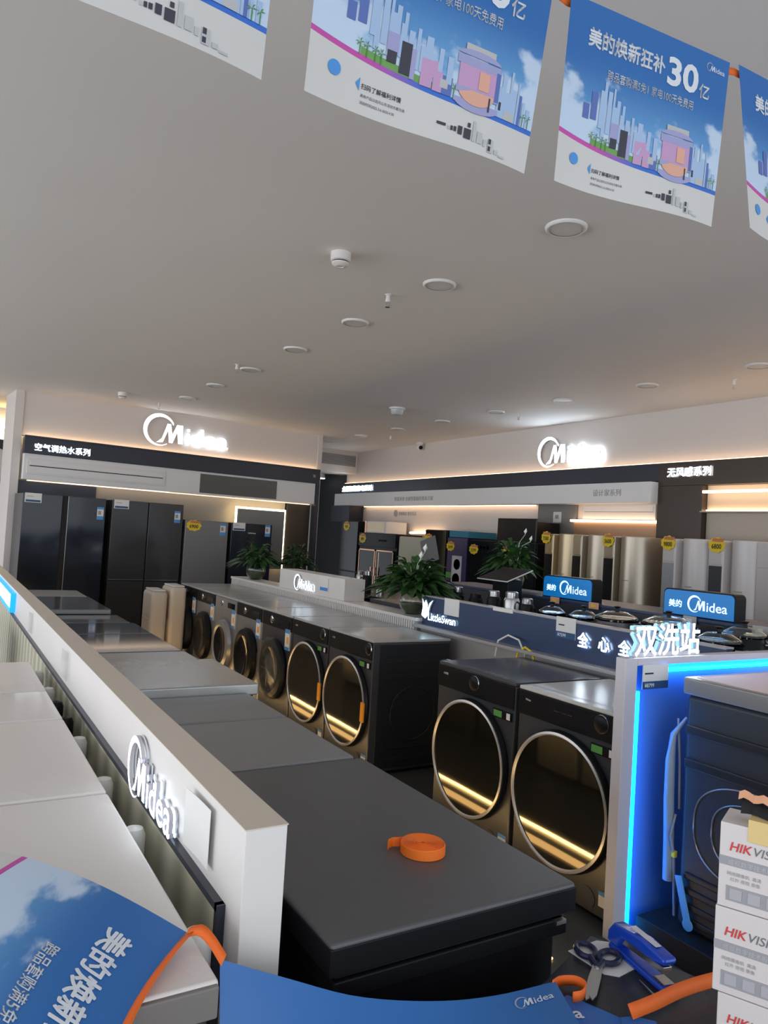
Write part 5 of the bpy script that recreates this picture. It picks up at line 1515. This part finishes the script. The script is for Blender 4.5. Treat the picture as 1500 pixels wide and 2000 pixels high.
B((0, 0, 0), (0.40, 0.72, 0.20)).build('body', M_hdr, g, 0.006); B((-0.006, 0.66, 0.0), (0, 0.72, 0.20)).build('copper_edge', M_copper, g); B((-0.006, 0.05, 0.02), (0, 0.63, 0.18)).build('door', M_gold, g)
g = thing('backlit_panel', 'arched warm glowing strip above the pale cabinet', 'backlit panel', (6.84, 9.3, 1.50))
m = MB(); m.tube([(-0.05, 1.15, 0.10), (-0.05, 0.45, 0.12), (-0.05, 0.30, 0.10), (-0.05, 0.20, 0.03), (-0.05, 0.1, -0.02)], 0.016, 8); m.build('glow_strip', M_led, g, smooth=True)
B((-0.035, 0.05, -0.2), (-0.0, 1.2, 0.09)).build('face', M_greyp, g)

g = thing('pale_cabinet', 'pale green white cabinet between the framed cabinet and the black tower', 'cabinet', (6.34, 9.27, 0))
B((0.02, 0, 0), (0.5, 0.80, 1.53)).build('body', mat('pale_green', (0.5, 0.5, 0.42), 0.5), g, 0.005)
B((0, 0.01, 0.05), (0.02, 0.79, 0.80)).build('door', M_beige, g, 0.003); B((0, 0.01, 0.82), (0.02, 0.79, 1.52)).build('door', MATS['pale_green'], g, 0.003)
g = thing('tablet_stand', 'grey tilted tablet on a stand before the pale cabinet', 'tablet', (5.62, 8.15, 0.90))
m = MB(); m.T = Matrix.Translation((0, 0, 0.46)) @ Matrix.Rotation(math.radians(-22), 4, 'X') @ Matrix.Rotation(math.radians(15), 4, 'Z'); m.box((-0.01, -0.13, -0.17), (0.01, 0.13, 0.17)); m.build('screen', mat('tablet_grey', (0.14, 0.14, 0.15), 0.3), g, 0.004)
m = MB(); m.tube([(0.02, 0, 0), (0.02, 0, 0.42)], 0.012, 8); m.lathe([(0.09, 0), (0.09, 0.01)], 20); m.build('stand', M_lamprim, g)
tag(B((5.3, 7.7, 0), (6.0, 8.8, 0.90)).build('plinth', M_blackm, bevel=0.004), 'low black plinth carrying the tilted tablet', 'plinth')


def tower(label, y, w_, h_, price, extra=None, front=None):
    g = thing('kitchen_appliance', label, 'kitchen appliance', (6.28, y, 0), 0, 'tall kitchen appliances on the right wall')
    B((0.02, 0, 0), (0.55, w_ - 0.01, h_)).build('body', M_black, g, 0.006)
    B((0, 0.01, h_ * 0.5), (0.02, w_ - 0.02, h_ - 0.01)).build('upper_door', front or M_dglass, g, 0.003)
    B((0, 0.01, 0.06), (0.02, w_ - 0.02, h_ * 0.5 - 0.01)).build('lower_door', M_dglass, g, 0.003)
    if price: wtag(g, 0, w_ * 0.8, h_ - 0.13, price, 0.9)
    return g


g = tower('tall black cooker tower, left of the purple screen', 8.70, 0.56, 1.655, '1199')
g = tower('black appliance with a purple lit poster front', 8.20, 0.48, 1.56, '2699', front=M_purp)
m = MB(); m.box((-0.012, 0.10, 0.82), (-0.002, 0.32, 1.30)); m.build('poster_card', M_lav, g)
m = MB(); m.lathe([(0.075, -0.014), (0, -0.014)], 24, (0, 0.20, 1.18), 'x'); m.lathe([(0.085, -0.014), (0, -0.014)], 24, (0, 0.21, 0.97), 'x'); m.build('round_print', M_greyp, g)
m = MB(); m.box((-0.006, 0.32, 0.98), (-0.001, 0.46, 1.06)); m.build('green_print', M_green, g)
tag(B((6.3, 8.22, 1.56), (6.8, 8.66, 1.65)).build('carton', M_teal, bevel=0.004), 'teal box lying on top of the purple-fronted appliance', 'box')
g = tower('black built-in oven with three white dots, right of the purple screen', 7.52, 0.66, 1.54, '3299')
m = MB()
for k in range(3): m.lathe([(0.022, -0.006), (0, -0.006)], 12, (0, 0.38 - k * 0.075, 1.44), 'x')
m.build('indicator_dots', M_inkw, g)
g = tower('black appliance below the large dark hood', 6.83, 0.68, 1.54, '4600')
B((-0.004, 0.26, 1.43), (0, 0.44, 1.50)).build('blue_label', M_label, g)
g = thing('cooker_hood', 'large dark glass cooker hood above the right-hand black appliance', 'cooker hood', (6.28, 6.84, 1.545))
B((0, 0, 0), (0.03, 0.74, 0.295)).build('glass_panel', mat('hood_dark', (0.02, 0.019, 0.02), 0.2, spec=0.25), g, 0.012)
B((0.03, 0.12, 0), (0.5, 0.62, 0.26)).build('housing', M_black, g, 0.004)


# ================================================================ COLUMN AIR CONDITIONERS
def column_ac(label, y, shell, dark, price=None, tagdy=0.0, H0=1.665, w_=0.44, seal=True):
    """round column with a flat slab at its far side holding the air outlet; faces the aisle"""
    g = thing('column_air_conditioner', label, 'air conditioner', (6.20, y, 0), math.radians(-12), 'floor-standing air conditioners on the right wall')
    m = MB()
    pts = []
    for i in range(25):
        a = -PI / 2 + PI * i / 24
        pts.append((0.24 - 0.24 * math.cos(a), -0.0 + 0.17 * math.sin(a) - 0.03))
    prof = [(p[0], p[1]) for p in pts] + [(0.45, 0.13), (0.45, -0.19)]
    m.prism(prof, 'z', 0.02, H0); m.build('column', shell, g, 0.006)
    B((-0.01, 0.115, 0.02), (0.30, 0.115 + 0.19, H0 - 0.005)).build('slab', shell, g, 0.012)
    B((-0.014, 0.13, 0.30), (0.02, 0.29, 1.42)).build('air_outlet', dark, g, 0.003)
    B((-0.014, 0.13, 1.43), (0.01, 0.29, H0 - 0.03)).build('upper_panel', shell, g, 0.006)
    B((-0.008, -0.10, 1.20), (0.01, -0.02, 1.206)).build('display_line', M_boxg, g)
    B((0.02, -0.16, 0), (0.43, 0.26, 0.02)).build('base', M_black, g)
    if price: wtag(g, -0.02, 0.21 + tagdy, H0 - 0.05, price, 0.95)
    return g


M_acw = mat('ac_white', (0.62, 0.58, 0.57), 0.3)
M_acdk = mat('ac_outlet', (0.05, 0.055, 0.065), 0.4)
column_ac('silver column air conditioner at the left of the copper bay', 6.35, M_gold, M_black, '7300', 0.05)
column_ac('silver column air conditioner in the middle of the copper bay', 5.90, M_silver, M_black)
column_ac('silver column air conditioner at the right of the copper bay, with a yellow tag', 5.43, M_silver, M_black, '5600')
column_ac('white column air conditioner with a yellow tag reading 9800', 4.66, M_acw, mat('ac_grey', (0.35, 0.37, 0.4), 0.4), '9800')
column_ac('white column air conditioner with dark outlet and a yellow tag reading 6800', 4.14, M_acw, M_acdk, '6800', -0.02)
column_ac('white column air conditioner cut off at the right edge', 3.66, M_acw, M_acw)
